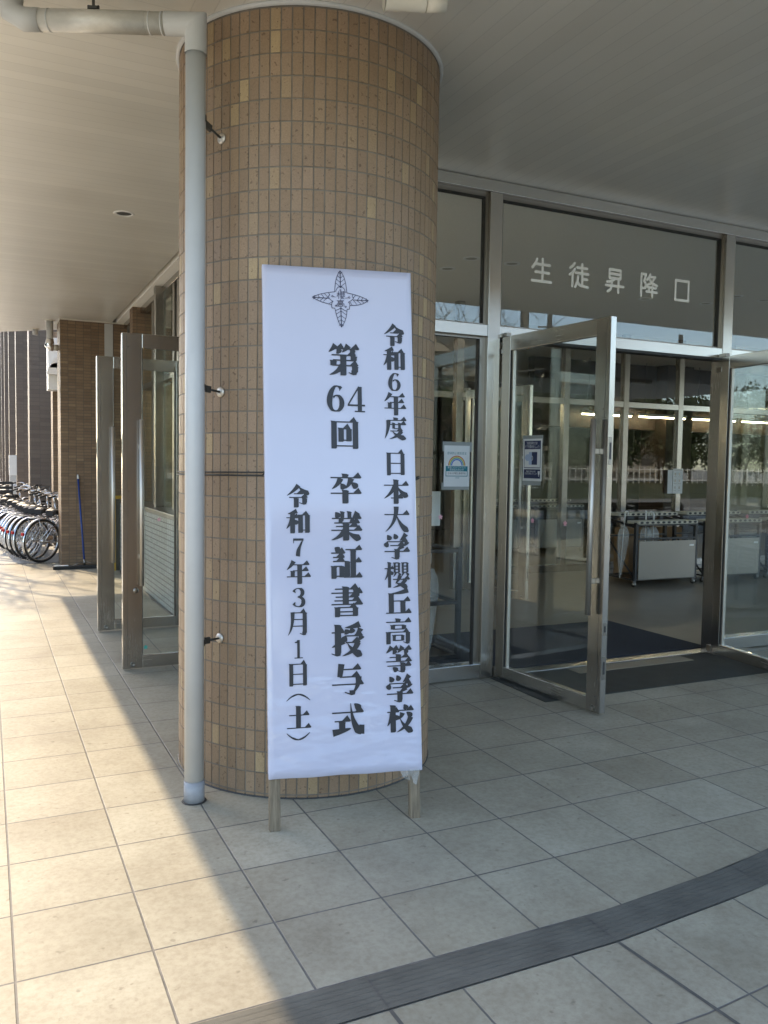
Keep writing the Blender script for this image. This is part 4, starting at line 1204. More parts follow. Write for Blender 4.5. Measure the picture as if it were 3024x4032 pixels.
# notices on the inner glazing
nt = thing('wall_notice', 'white printed notice with small drawings taped to an inner steel post', 'notice', (7.93, IY-0.054, 1.18))
mb = MB(); mb.box(-0.02, 0.19, -0.002, 0.0, 0.0, 0.40); mb.build('sheet', MAT['notice'], nt)
mb = MB()
for r_ in range(3):
    for c in range(2):
        mb.box(0.0+c*0.09, 0.06+c*0.09, -0.0026, -0.0021, 0.05+r_*0.11, 0.055+r_*0.11)
        mb.box(0.015+c*0.09, 0.045+c*0.09, -0.0026, -0.0021, 0.075+r_*0.11, 0.115+r_*0.11)
mb.box(0.0, 0.17, -0.0026, -0.0021, 0.375, 0.385)
mb.build('print', MAT['steeld'], nt)
mb = MB(); mb.box(7.80, 7.90, IY-0.056, IY-0.0545, 1.18, 1.56); tag(mb.build('blank_notice', MAT['notice']), 'plain grey notice sheet left of the printed one on the inner post', 'notice')

# ------------------------------------------------------------------ umbrella racks
def make_rack(label, loc, rz=0.0):
    k = thing('umbrella_rack', label, 'umbrella rack', loc, rz, 'umbrella racks in the lobby')
    W_, D_ = 1.10, 0.62
    for x in (0.0, W_-0.045):
        for y in (0.0, D_-0.045):
            h = 0.86 if y == 0 else 0.94
            mb = MB(); mb.cbox(x, x+0.045, y, y+0.045, 0.085, h, 0.003); mb.build('post', MAT['blackmetal'], k)
    mb = MB()
    for y, z in ((0.0, 0.09), (D_-0.045, 0.09), (0.0, 0.63), (D_-0.045, 0.63), (0.0, 0.815), (D_-0.045, 0.90)):
        mb.box(0.045, W_-0.045, y+0.003, y+0.042, z, z+0.022)
    for x in (0.003, W_-0.042):
        mb.box(x, x+0.039, 0.045, D_-0.045, 0.09, 0.112)
        mb.obox((x+0.02, 0.03, 0.80), (x+0.02, D_-0.02, 0.885), 0.03, 0.03)
        mb.obox((x+0.02, 0.04, 0.12), (x+0.02, D_-0.04, 0.62), 0.016, 0.016)
    mb.box(0.045, W_-0.045, 0.05, D_-0.05, 0.092, 0.10)
    mb.build('frame', MAT['blackmetal'], k)
    mb = MB(); mb.cbox(0.048, W_-0.048, -0.012, -0.004, 0.10, 0.612, 0.002); mb.build('front_panel', MAT['steeld'], k)
    mb = MB(); mb.box(W_-0.16, W_-0.08, -0.0135, -0.0122, 0.53, 0.555); mb.build('name_plate', MAT['white'], k)
    for (y0, y1, z) in ((-0.02, 0.20, 0.838), (0.36, 0.60, 0.925)):
        mb = MB()
        mb.cbox(0.03, W_-0.03, y0, y1, z, z+0.006, 0.002)
        mb.cbox(0.03, W_-0.03, y0, y0+0.008, z+0.0065, z+0.042, 0.002)
        mb.cbox(0.03, W_-0.03, y1-0.008, y1, z+0.0065, z+0.042, 0.002)
        for i in range(12):
            x = 0.03 + i*(W_-0.06)/11
            mb.cbox(x-0.016, x+0.016, y0+0.009, y1-0.009, z+0.0065, z+0.04, 0.002)
        mb.mi = 1
        for i in range(11):
            x = 0.03 + (i+0.5)*(W_-0.06)/11
            mb.lathe((x, y0-0.001, z+0.022), [(0.0, -0.001), (0.013, -0.001), (0.017, 0.0)], 10, 'y')
            mb.box(x-0.026, x+0.026, y0-0.0016, y0-0.0004, z+0.010, z+0.034)
        mb.build('tray', [MAT['trayplastic'], MAT['black']], k)
    for x in (0.025, W_-0.025):
        for y in (0.025, D_-0.025):
            mb = MB(); mb.lathe((x, y+0.02, 0.038), [(0.0, -0.012), (0.036, -0.012), (0.037, 0.0), (0.036, 0.012), (0.0, 0.012)], 16, 'x'); cs = mb.build('caster', MAT['steeld'], k)
            mb = MB(); mb.box(x-0.018, x-0.013, y, y+0.035, 0.03, 0.088); mb.box(x+0.013, x+0.018, y, y+0.035, 0.03, 0.088); mb.build('fork', MAT['chrome'], cs)
    return k
rk = make_rack('umbrella rack with steel front panel, in the open doorway nearest the left post', (5.65, 5.37, 0.002))
dup(rk, (6.92, 5.40, 0.002), 0, 'umbrella rack with steel front panel, partly behind the right door post')
dup(rk, (8.19, 5.42, 0.002), 0, 'umbrella rack seen through the right hand open glass door')
dup(rk, (6.95, 9.4, 0.002), 0, 'umbrella rack deep in the hall, right of the two seen through the door glass')
dup(rk, (5.75, 9.4, 0.002), 0, 'umbrella rack deep in the hall, left of the two seen through the door glass')

def make_umbrella(label, loc, rz=0.0, lean=0.0, white=True):
    u = thing('clear_umbrella', label, 'umbrella', loc, rz, 'furled clear umbrellas')
    u.rotation_euler = (lean, 0, rz)
    mb = MB()
    n = 16; prof = [(0.0, 0.012), (0.10, 0.022), (0.30, 0.045), (0.50, 0.060), (0.60, 0.055), (0.68, 0.022)]
    rings = []
    for z, r_ in prof:
        rings.append([Vector((r_*(1+0.28*(k % 2))*math.cos(2*PI*k/n), r_*(1+0.28*(k % 2))*math.sin(2*PI*k/n), z)) for k in range(n)])
    for A, B in zip(rings, rings[1:]):
        for k in range(n): mb.face([A[k], A[(k+1) % n], B[(k+1) % n], B[k]])
    mb.build('canopy', MAT['film'], u)
    mb = MB(); mb.tube([(0, 0, -0.03), (0, 0, 0.80)], 0.005, 8); mb.build('shaft', MAT['white'], u)
    mb = MB(); mb.tube([(0, 0, 0.72), (0, 0, 0.84)] + [(0.035-0.035*math.cos(a), 0, 0.84 + 0.035*math.sin(a)) for a in [PI*q/8 for q in range(1, 9)]] + [(0.07, 0, 0.815)], 0.010, 10); mb.build('handle', MAT['white'], u)
    return u
um = make_umbrella('clear umbrella with white crook handle in the left side of the doorway rack', (5.62, 5.62, 0.13), 0.3, 0.06)
dup(um, (5.98, 5.55, 0.13), 0.9, 'clear umbrella hanging in the middle of the doorway rack')
dup(um, (6.07, 5.50, 0.12), 2.0, 'clear umbrella close against another in the doorway rack')

# stand by the side light
ws = thing('umbrella_stand', 'black steel umbrella stand behind the side light glass by the pillar', 'umbrella stand', (0.86, 2.70, 0.002))
for x, y in ((0.0, 0.0), (0.50, 0.0), (0.0, 0.55), (0.50, 0.55)):
    mb = MB(); mb.cbox(x, x+0.04, y, y+0.04, 0.0, 0.92, 0.003); mb.build('post', MAT['blackmetal'], ws)
mb = MB()
for z in (0.02, 0.46, 0.88):
    for y in (0.002, 0.552): mb.box(0.04, 0.50, y, y+0.036, z, z+0.03)
    for x in (0.002, 0.502): mb.box(x, x+0.036, 0.04, 0.55, z, z+0.03)
mb.box(0.04, 0.50, 0.04, 0.55, 0.022, 0.03)
mb.build('frame', MAT['blackmetal'], ws)
for q in range(3):
    mb = MB(); mb.tube([(0.13, 0.20, 0.56), (0.13 + 0.2*math.cos(2.1*q+0.4), 0.20 + 0.16*math.sin(2.1*q+0.4), 0.05)], 0.012, 8); mb.build('leg', MAT['blackmetal'], ws)
mb = MB(); mb.cbox(0.07, 0.19, 0.17, 0.23, 0.56, 0.62, 0.006); mb.build('clamp', MAT['blackmetal'], ws)
dup(um, (1.12, 2.86, 0.06), 0.5, 'clear umbrella furled in the black stand by the pillar, left one')
dup(um, (1.23, 2.93, 0.05), 1.6, 'clear umbrella furled in the black stand by the pillar, right one')
wb = thing('small_whiteboard', 'white rounded board on a black pole behind the side light glass', 'board', (1.035, 2.62, 0.002))
mb = MB(); mb.cbox(-0.14, 0.105, -0.006, 0.006, 1.105, 1.375, 0.005); mb.build('panel', MAT['white'], wb)
mb = MB(); mb.tube([(0.0, 0.015, 0.0), (0.0, 0.015, 1.36)], 0.013, 12); mb.lathe((0, 0.015, 0), [(0.0, 0.02), (0.12, 0.012), (0.13, 0.0)], 20); mb.build('pole', MAT['blackmetal'], wb)
bag = thing('black_bag', 'black bag on a small table behind the side light glass', 'bag', (1.30, 4.4, 0.002))
mb = MB(); mb.cbox(-0.25, 0.35, 0.0, 0.45, 0.62, 0.66, 0.004)
for x in (-0.23, 0.31):
    for y in (0.02, 0.40): mb.box(x, x+0.03, y, y+0.03, 0.0, 0.62)
mb.build('table', MAT['blackmetal'], bag)
mb = MB(); mb.lathe((0.05, 0.22, 0), [(0.16, 0.661), (0.19, 0.74), (0.17, 0.86), (0.10, 0.93), (0.0, 0.94)], 18); mb.build('sack', MAT['black'], bag)

# ------------------------------------------------------------------ printed signs on the glass
def text(body, size, mat, parent, M4, name='lettering', wmax=None):
    c = bpy.data.curves.new('lettering', 'FONT')
    c.body = body; c.size = 1.0; c.align_x = 'CENTER'; c.align_y = 'CENTER'
    o = bpy.data.objects.new('tmp', c); col.objects.link(o)
    me = bpy.data.meshes.new_from_object(o.evaluated_get(bpy.context.evaluated_depsgraph_get()))
    bpy.data.objects.remove(o)
    xs = [v.co.x for v in me.vertices] or [0, 1]
    wd = max(xs)-min(xs)
    s = size
    if wmax and wd*s > wmax: sx = wmax/wd
    else: sx = s
    for v in me.vertices: v.co = M4 @ Vector((v.co.x*sx, 0, v.co.y*s))
    me.materials.clear(); me.materials.append(mat)
    for p in me.polygons: p.material_index = 0
    ob = bpy.data.objects.new(name, me); col.objects.link(ob); ob.parent = parent
    return ob
# rainbow poster on the side light (faces -Y)
ps = thing('rainbow_poster', 'white paper poster with a rainbow taped to the side light glass', 'poster', (1.026, FY-0.006, 1.577))
mb = MB(); mb.box(-0.107, 0.107, -0.0010, 0.0, -0.149, 0.149); mb.build('sheet', MAT['notice'], ps)
mb = MB(); mb.box(-0.12, 0.126, -0.0004, 0.0004, 0.105, 0.176); mb.build('tape', MAT['tape'], ps)
mb = MB(); mb.box(-0.124, 0.108, -0.0004, 0.0004, -0.172, -0.12); mb.build('tape', MAT['tape'], ps)
def arc(mb, cx, cz, r0, r1, y, n=24):
    for k in range(n):
        a, b = PI*k/n, PI*(k+1)/n
        mb.face([(cx+r0*math.cos(a), y, cz+r0*math.sin(a)), (cx+r1*math.cos(a), y, cz+r1*math.sin(a)), (cx+r1*math.cos(b), y, cz+r1*math.sin(b)), (cx+r0*math.cos(b), y, cz+r0*math.sin(b))])
for r0, r1, mm in ((0.066, 0.072, 'redprint'), (0.058, 0.066, 'yellowprint'), (0.053, 0.058, 'greenprint'), (0.047, 0.053, 'paleblue'), (0.039, 0.047, 'blueprint')):
    mb = MB(); arc(mb, 0, 0.004, r0, r1, -0.0013); mb.build('rainbow_band', MAT[mm], ps)
mb = MB(); mb.box(-0.092, 0.092, -0.0014, -0.0011, -0.075, 0.0); mb.build('teal_box', MAT['teal'], ps)
mb = MB(); mb.box(-0.087, 0.087, -0.0017, -0.00145, -0.070, -0.038); mb.build('white_box', MAT['notice'], ps)
I4 = Matrix.Translation
text('感染防止徹底宣言', 0.021, MAT['teal'], ps, I4((0, -0.0013, 0.092)), wmax=0.162)
text('新型コロナウイルス', 0.017, MAT['notice'], ps, I4((0, -0.0019, -0.011)), wmax=0.15)
text('感染拡大防止中', 0.017, MAT['notice'], ps, I4((0, -0.0019, -0.028)), wmax=0.12)
text('日本大学櫻丘高等学校', 0.018, MAT['ink'], ps, I4((0, -0.0019, -0.054)), wmax=0.15)
text('東京都', 0.011, MAT['teal'], ps, I4((0.006, -0.0013, -0.086)), wmax=0.035)
# door sign: sits on the leaf that opens to the left, camera-side face
rzL = math.atan2(u_.y, u_.x)
dM = Matrix.Translation((1.375, 2.125, 0)) @ Matrix.Rotation(rzL, 4, 'Z')
ds = thing('door_sign', 'navy and white notice asking to shut the door, taped to the open glass door', 'door sign', dM @ Vector((0.354, -0.006, 1.629)), rzL)
mb = MB(); mb.box(-0.10, 0.10, -0.0012, 0.0, -0.148, 0.148); mb.build('sheet', MAT['notice'], ds)
mb = MB(); mb.box(-0.108, 0.108, -0.0004, 0.0004, 0.12, 0.172); mb.build('tape', MAT['tape'], ds)
mb = MB(); mb.box(-0.098, 0.094, -0.0004, 0.0004, -0.178, -0.145); mb.build('tape', MAT['tape'], ds)
mb = MB(); mb.box(-0.088, 0.088, -0.0016, -0.0013, 0.075, 0.134); mb.box(-0.088, 0.088, -0.0016, -0.0013, -0.13, -0.066)
mb.box(-0.088, -0.084, -0.0016, -0.0013, -0.052, 0.075); mb.box(0.084, 0.088, -0.0016, -0.0013, -0.052, 0.075); mb.box(-0.088, 0.088, -0.0016, -0.0013, -0.058, -0.053); mb.build('navy_panel', MAT['navy'], ds)
mb = MB(); mb.box(-0.005, 0.052, -0.0020, -0.0013, -0.034, 0.055); mb.build('door_drawing', MAT['navy'], ds)
mb = MB(); mb.box(-0.036, -0.006, -0.0019, -0.0013, -0.034, 0.055)
mb.face([(-0.048 + 0.032*math.cos(2*PI*k/20), -0.0015, 0.016 + 0.024*math.sin(2*PI*k/20)) for k in range(20)]); mb.build('air_drawing', MAT['paleblue'], ds)
mb = MB()
for k in range(8):
    a, b = -1.1 + 2.2*k/8, -1.1 + 2.2*(k+1)/8
    f = lambda a, r_: (-0.012 + r_*math.cos(a), -0.0024, 0.012 + r_*math.sin(a))
    mb.face([f(a, 0.016), f(a, 0.020), f(b, 0.020), f(b, 0.016)])
mb.build('handle_drawing', MAT['notice'], ds)
text('冷房効率のため', 0.024, MAT['notice'], ds, I4((-0.005, -0.0021, 0.115)), wmax=0.115)
text('ドアを閉めましょう', 0.024, MAT['notice'], ds, I4((-0.003, -0.0021, 0.091)), wmax=0.148)
text('節電及び熱中症対策', 0.014, MAT['notice'], ds, I4((-0.012, -0.0021, -0.083)), wmax=0.10)
text('ご協力をお願いいたします', 0.014, MAT['notice'], ds, I4((-0.014, -0.0021, -0.098)), wmax=0.132)
mb = MB(); mb.face([(0.062, -0.0021, -0.078), (0.084, -0.0021, -0.078), (0.082, -0.0021, -0.098), (0.076, -0.0021, -0.107), (0.070, -0.0021, -0.107), (0.064, -0.0021, -0.098)][::-1]); mb.box(0.069, 0.077, -0.0022, -0.0020, -0.115, -0.109); mb.build('bulb_drawing', MAT['notice'], ds)
# blossom stickers
def blossom_poly(r):
    pts = []
    for k in range(5):
        a = PI/2 + 2*PI*k/5
        for da, rr in ((-0.62, 0.42), (-0.38, 0.86), (-0.12, 1.0), (0, 0.84), (0.12, 1.0), (0.38, 0.86)):
            pts.append((rr*r*math.cos(a+da), rr*r*math.sin(a+da)))
    return pts
fl0 = None
def sticker(loc, rz, lab):
    global fl0
    if fl0 is None:
        mb = MB(); mb.prism(blossom_poly(0.019), 0.0, 0.0006, lambda x, y, z: (x, -z, y))
        fl0 = mb.build('blossom_sticker', MAT['pink'])
        tag(fl0, lab, 'sticker', 'pink blossom stickers on the glass'); o = fl0
    else:
        o = fl0.copy(); col.objects.link(o); o['label'] = lab
    o.location = loc; o.rotation_euler = (0, 0, rz)
sticker((0.90, FY-0.0055, 1.207), 0, 'pink blossom sticker on the side light glass over the white board')
sticker(dM @ Vector((0.372, -0.0065, 1.203)), rzL, 'pink blossom sticker below the blue sign on the open door')
sticker(dM @ Vector((0.707, -0.0065, 1.205)), rzL, 'pink blossom sticker beside the tall handle of the open door')
rzR = math.atan2(u2.y, u2.x)
dR = Matrix.Translation((3.545, 2.09, 0)) @ Matrix.Rotation(rzR, 4, 'Z')
sticker(dR @ Vector((0.36, -0.0065, 1.205)), rzR, 'pink blossom sticker on the right hand open door')
sticker((-0.66, 3.37-0.0065, 1.09), 0, 'pink blossom sticker on the narrow glass door, upper of two')
sticker((-0.60, 4.92-0.0065, 1.03), 0, 'pink blossom sticker on the farther narrow glass door')
mb = MB(); mb.prism(blossom_poly(0.017), 0.0, 0.0006, lambda x, y, z: (x, -z, y))
o = mb.build('tape_mark', MAT['green']); o.location = (-0.985, 3.37-0.0065, 0.165); tag(o, 'torn teal tape mark low on the nearer narrow glass door', 'tape')

# ------------------------------------------------------------------ bicycles
def ringmesh(mb, c, r, t, n=40, m=8):
    mb.tube([(c[0] + r*math.cos(2*PI*k/n), c[1], c[2] + r*math.sin(2*PI*k/n)) for k in range(n)], t, m, closed=True)
def make_bike(label, basket=False, framemat='silver'):
    b = thing('bicycle', label, 'bicycle', (0, 0, 0), 0, 'bicycles parked beyond the brick pier')
    Rw = 0.335
    rw, fwc = Vector((0, 0, Rw)), Vector((1.08, 0, Rw))
    bb, st_, hd_t, hd_b = Vector((0.44, 0, 0.29)), Vector((0.30, 0, 0.66)), Vector((0.86, 0, 0.78)), Vector((0.90, 0, 0.63))
    mb = MB()
    mb.tube([bb, st_], 0.015, 8); mb.tube([bb, hd_b], 0.018, 8); mb.tube([st_*0.75 + bb*0.25, (hd_b*0.8 + hd_t*0.2)], 0.015, 8); mb.tube([hd_b, hd_t], 0.02, 8)
    for s in (-1, 1):
        o = Vector((0, 0.05*s, 0))
        mb.tube([rw+o, bb+o*0.6], 0.009, 6); mb.tube([rw+o, st_+o*0.3], 0.008, 6)
        mb.tube([hd_b+o*0.6, (hd_b*0.5+fwc*0.5)+Vector((0.02, 0.05*s, 0)), fwc+o], 0.010, 6)
    mb.build('frame', MAT[framemat], b)
    for c in (rw, fwc):
        mb = MB(); ringmesh(mb, c, Rw-0.016, 0.017); w = mb.build('wheel', MAT['black'], b)
        mb = MB(); ringmesh(mb, c, Rw-0.040, 0.010, 40, 6); mb.tube([c-Vector((0, 0.04, 0)), c+Vector((0, 0.04, 0))], 0.022, 10); mb.build('rim', MAT['chrome'], w)
        mb = MB()
        for k in range(28):
            a = 2*PI*k/28
            mb.tube([c + Vector((0.018*math.cos(a+0.9), 0.02*(-1)**k, 0.018*math.sin(a+0.9))), c + Vector(((Rw-0.045)*math.cos(a), 0, (Rw-0.045)*math.sin(a)))], 0.0013, 4, cap=False)
        mb.build('spokes', MAT['chrome'], w)
    for c, a0, a1 in ((rw, R(25), R(205)), (fwc, R(20), R(165))):
        mb = MB(); rf = Rw+0.022; n = 20
        prev = None
        for k in range(n+1):
            a = a0 + (a1-a0)*k/n
            row = [c + Vector(((rf-0.010*abs(q)**2*1.0)*math.cos(a), q*0.026, (rf-0.010*abs(q)**2)*math.sin(a))) for q in (-1, -0.5, 0, 0.5, 1)]
            if prev:
                for i in range(4):
                    f = mb.face([prev[i], prev[i+1], row[i+1], row[i]]); f.smooth = True
            prev = row
        for s in (-1, 1): mb.tube([c + Vector((0, 0.04*s, 0)), c + Vector((rf*math.cos(R(150)), 0.02*s, rf*math.sin(R(150))))], 0.0025, 5)
        mb.build('mudguard', MAT['silver'], b)
    mb = MB(); a = R(160); cpt = rw + Vector(((Rw+0.03)*math.cos(a), 0, (Rw+0.03)*math.sin(a)))
    mb.cbox(cpt.x-0.018, cpt.x+0.006, -0.022, 0.022, cpt.z-0.022, cpt.z+0.022, 0.004); mb.build('reflector', MAT['red'], b)
    mb = MB()
    prof = [(-0.14, 0.085, 0.80), (-0.10, 0.10, 0.825), (-0.02, 0.085, 0.815), (0.06, 0.04, 0.81), (0.14, 0.022, 0.805)]
    prev = None
    for x, hw, z in prof:
        row = [Vector((0.26+x, hw*math.sin(q), z - 0.03*(1-math.cos(q)) - (0.05 if abs(q) > 1.5 else 0))) for q in (-1.7, -1.2, -0.6, 0, 0.6, 1.2, 1.7)]
        if prev:
            for i in range(6):
                f = mb.face([prev[i], prev[i+1], row[i+1], row[i]]); f.smooth = True
        else: mb.face(row[::-1])
        prev = row
    mb.face(prev); mb.build('saddle', MAT['black'], b)
    mb = MB(); mb.tube([st_, (0.265, 0, 0.79)], 0.013, 8); mb.build('seat_post', MAT['chrome'], b)
    mb = MB()
    for s in (-1, 0, 1): mb.tube([(0.16, 0.05*s, 0.71), (-0.24, 0.055*s, 0.70)], 0.006, 6)
    mb.tube([(-0.24, -0.055, 0.70), (-0.24, 0.055, 0.70)], 0.006, 6)
    for s in (-1, 1): mb.tube([(-0.12, 0.055*s, 0.70), (0, 0.06*s, Rw)], 0.005, 6)
    mb.build('rear_rack', MAT['silver'], b)
    mb = MB()
    st0 = Vector((0.84, 0, 0.90))
    mb.tube([hd_t, st0], 0.013, 8)
    for s in (-1, 1): mb.tube([st0, st0 + Vector((0.03, 0.10*s, 0.05)), st0 + Vector((-0.02, 0.24*s, 0.10)), st0 + Vector((-0.16, 0.28*s, 0.09)), st0 + Vector((-0.24, 0.285*s, 0.07))], 0.011, 8)
    hb = mb.build('handlebar', MAT['chrome'], b)
    mb = MB()
    for s in (-1, 1): mb.tube([st0 + Vector((-0.15, 0.28*s, 0.091)), st0 + Vector((-0.27, 0.287*s, 0.065))], 0.016, 8)
    mb.build('grip', MAT['black'], hb)
    mb = MB()
    mb.lathe((0.44, 0.05, 0.29), [(0.085, -0.002), (0.092, 0.0), (0.085, 0.003)], 20, 'y')
    mb.tube([(0.44, 0.06, 0.29), (0.56, 0.075, 0.17)], 0.009, 6); mb.tube([(0.44, -0.06, 0.29), (0.32, -0.075, 0.41)], 0.009, 6)
    mb.cbox(0.52, 0.60, 0.08, 0.16, 0.155, 0.18, 0.004); mb.cbox(0.28, 0.36, -0.16, -0.08, 0.40, 0.425, 0.004)
    mb.build('crank', MAT['steeld'], b)
    mb = MB(); mb.cbox(0.0, 0.50, 0.046, 0.064, 0.28, 0.40, 0.006); mb.build('chain_guard', MAT['silver'], b)
    mb = MB(); mb.tube([(0.0, 0.07, 0.31), (-0.10, 0.17, 0.012)], 0.008, 6); mb.tube([(-0.02, 0.09, 0.25), (-0.14, 0.19, 0.012)], 0.005, 6); mb.build('kickstand', MAT['chrome'], b)
    if basket:
        mb = MB()
        for z, hw, x0, x1 in ((0.78, 0.13, 0.94, 1.18), (0.88, 0.15, 0.92, 1.22), (0.98, 0.17, 0.90, 1.26)):
            mb.tube([(x0, -hw, z), (x1, -hw, z), (x1, hw, z), (x0, hw, z)], 0.004, 5, closed=True)
        for k in range(6):
            f = k/5
            for s in (-1, 1): mb.tube([(0.94+0.24*f, 0.13*s, 0.78), (0.90+0.36*f, 0.17*s, 0.98)], 0.0025, 4)
            mb.tube([(1.18, -0.13+0.26*f, 0.78), (1.26, -0.17+0.34*f, 0.98)], 0.0025, 4)
        mb.box(0.94, 1.18, -0.13, 0.13, 0.775, 0.779)
        mb.build('basket', MAT['steeld'], b)
    return b
bikeA = make_bike('silver bicycle with red rear reflector, nearest one against the brick pier', False)
bikeB = make_bike('silver bicycle with a wire front basket, second in the row from the pier', True)
names = ['third', 'fourth', 'fifth', 'sixth', 'seventh', 'eighth', 'ninth', 'tenth', 'eleventh', 'twelfth']
hd0 = R(36)
bikeA.location = (-1.32, 10.60, 0); bikeA.rotation_euler = (R(3), 0, hd0)
bikeB.location = (-1.50, 11.15, 0); bikeB.rotation_euler = (R(-2), 0, hd0 + 0.06)
pos = [(-1.52, 11.70), (-1.60, 12.2), (-1.62, 12.75), (-1.72, 13.3), (-1.72, 13.9), (-1.84, 14.6), (-1.85, 15.9), (-1.75, 16.6), (-2.0, 17.4), (-1.9, 18.2), (-1.42, 10.92), (-1.56, 11.45), (-1.60, 11.98), (-1.66, 12.5)]
for k, (x, y) in enumerate(pos):
    o = dup(bikeA if k % 3 else bikeB, (x, y, 0), hd0 + random.uniform(-0.12, 0.12), ('parked silver bicycle, %s in the row counting from the brick pier' % names[k]) if k < 10 else 'parked silver bicycle squeezed in just behind the %s one of the row' % ('nearest', 'second', 'third', 'fourth')[k-10])
    o.rotation_euler = (R(random.uniform(-4, 4)), 0, hd0 + random.uniform(-0.12, 0.12))
crt = thing('bicycle_crate', 'black plastic crate on a rear rack among the far bicycles', 'crate', (-1.78, 16.3, 0.80))
mb = MB(); mb.cbox(-0.20, 0.22, -0.16, 0.16, 0.0, 0.012, 0.003)
for z in (0.06, 0.14, 0.24):
    mb.box(-0.20, 0.22, -0.16, -0.15, z, z+0.05); mb.box(-0.20, 0.22, 0.15, 0.16, z, z+0.05); mb.box(-0.20, -0.19, -0.15, 0.15, z, z+0.05); mb.box(0.21, 0.22, -0.15, 0.15, z, z+0.05)
for x in (-0.20, 0.20):
    for y in (-0.16, 0.14): mb.box(x, x+0.02, y, y+0.02, 0.012, 0.29)
mb.build('body', MAT['black'], crt)

# ------------------------------------------------------------------ brick wing beyond the bicycles
wing = thing('brick_wing', 'long brown brick school wing with projecting fins behind the bicycles', 'building', (-1.188, 17, 0))
for k in range(9):
    y = 8.72*k
    mb = MB(); mb.box(0.0 if k else 0.0, 3.6, y, y+0.75, 0, 12.5); mb.build('fin', MAT['brickfar'], wing)
mb = MB(); mb.box(1.7, 9, 0.8, 78, 0, 12.4); mb.build('wall', MAT['brickfar'], wing)
mb = MB(); mb.box(-0.05, 9.1, -0.1, 79, 12.5, 13.0); mb.build('parapet', MAT['concrete'], wing)
for k in range(8):
    for f in range(3):
        mb = MB(); mb.box(1.66, 1.69, 8.72*k+1.6, 8.72*k+7.9, 1.2+3.7*f, 3.2+3.7*f); mb.build('window', MAT['winglass'], wing)
ut = thing('utility_box', 'tall grey utility box standing by the far brick fins', 'utility box', (-1.44, 24.0, 0))
mb = MB(); mb.cbox(0.0, 0.19, 0.0, 0.28, 0.0, 1.08, 0.006); mb.build('base_unit', MAT['pipe'], ut)
mb = MB(); mb.cbox(-0.01, 0.20, -0.01, 0.29, 1.081, 1.68, 0.01); mb.build('upper_unit', MAT['white'], ut)
hp_ = thing('vent_panel', 'white wall panel with two curved vent hoods behind the pier', 'vent', (-1.05, 13.0, 0))
mb = MB(); mb.box(0.0, 0.5, 0.0, 0.4, 2.82, 3.74); mb.build('panel', MAT['white'], hp_)
for dx, z0 in ((-0.027, 3.085), (0.028, 3.20)):
    mb = MB()
    poly = [(0.0, 0.0)] + [(0.0 + 0.16*(1-math.cos(a)), 0.0 + 0.20*math.sin(a)) for a in [PI/2*k/8 for k in range(1, 9)]] + [(0.42, 0.20), (0.42, 0.0)]
    mb.prism([(p[0]+dx, p[1]+z0) for p in poly], -0.12, -0.002, lambda x, y, z: (x, z, y)); mb.build('hood', MAT['white'], hp_)
mb = MB(); mb.box(0.10, 3.0, 0.42, 0.9, 0.0, 3.9); mb.build('wall', MAT['brick'], hp_)

# ------------------------------------------------------------------ trees
def bare_tree(label, loc, H=8.0, seed=1, spread=0.55, group=None, depth=5, r0=0.16):
    rnd = random.Random(seed)
    t = thing('bare_tree', label, 'tree', loc, rnd.random()*6, group)
    tk, br = MB(), MB()
    def grow(mb, p, d, L, r, lv):
        pts, rs = [p], [r]
        q = p.copy(); dd = d.copy()
        for s in range(4):
            dd = (dd + Vector((rnd.uniform(-1, 1), rnd.uniform(-1, 1), rnd.uniform(-0.4, 0.9)))*0.13).normalized()
            q = q + dd*L/4; pts.append(q.copy()); rs.append(r*(1-0.13*(s+1)))
        mb.tube(pts, rs, 8 if lv < 2 else (5 if lv < 4 else 3), cap=False)
        if lv >= depth: return
        nb = 3 if lv else 4
        for k in range(nb):
            f = rnd.uniform(0.45, 1.0) if k < nb-1 else 1.0
            i = min(3, int(f*4)); o = pts[i] + (pts[i+1]-pts[i])*(f*4-i) if f < 1 else pts[-1]
            ax_ = Vector((rnd.uniform(-1, 1), rnd.uniform(-1, 1), rnd.uniform(-0.25, 0.5))).normalized()
            grow(br, o, (dd*(1-spread) + ax_*spread + Vector((0, 0, 0.12))).normalized(), L*rnd.uniform(0.58, 0.78), r*0.52, lv+1)
    grow(tk, Vector((0, 0, 0)), Vector((0.03, 0, 1)), H*0.32, r0, 0)
    tk.build('trunk', MAT['bark'], t); br.build('branches', MAT['bark'], t)
    return t
g_ = 'bare trees round the forecourt'
bare_tree('leafless tree on the sunny left whose branches shade the far paving', (-4.6, 15.2, 0), 9.0, 3, 0.55, g_)
bare_tree('leafless tree farther left throwing thin shadows on the paving', (-4.9, 18.6, 0), 8.5, 8, 0.6, g_)
bare_tree('leafless street tree reflected in the left open glass door', (6.5, -7.5, 0), 7.5, 21, 0.6, g_)
bare_tree('leafless street tree reflected in the right open glass door', (13.0, -14.0, 0), 8.5, 33, 0.55, g_)
bare_tree('leafless tree reflected in the side light beyond the field', (24.0, -36.0, 0), 10.0, 5, 0.5, g_)

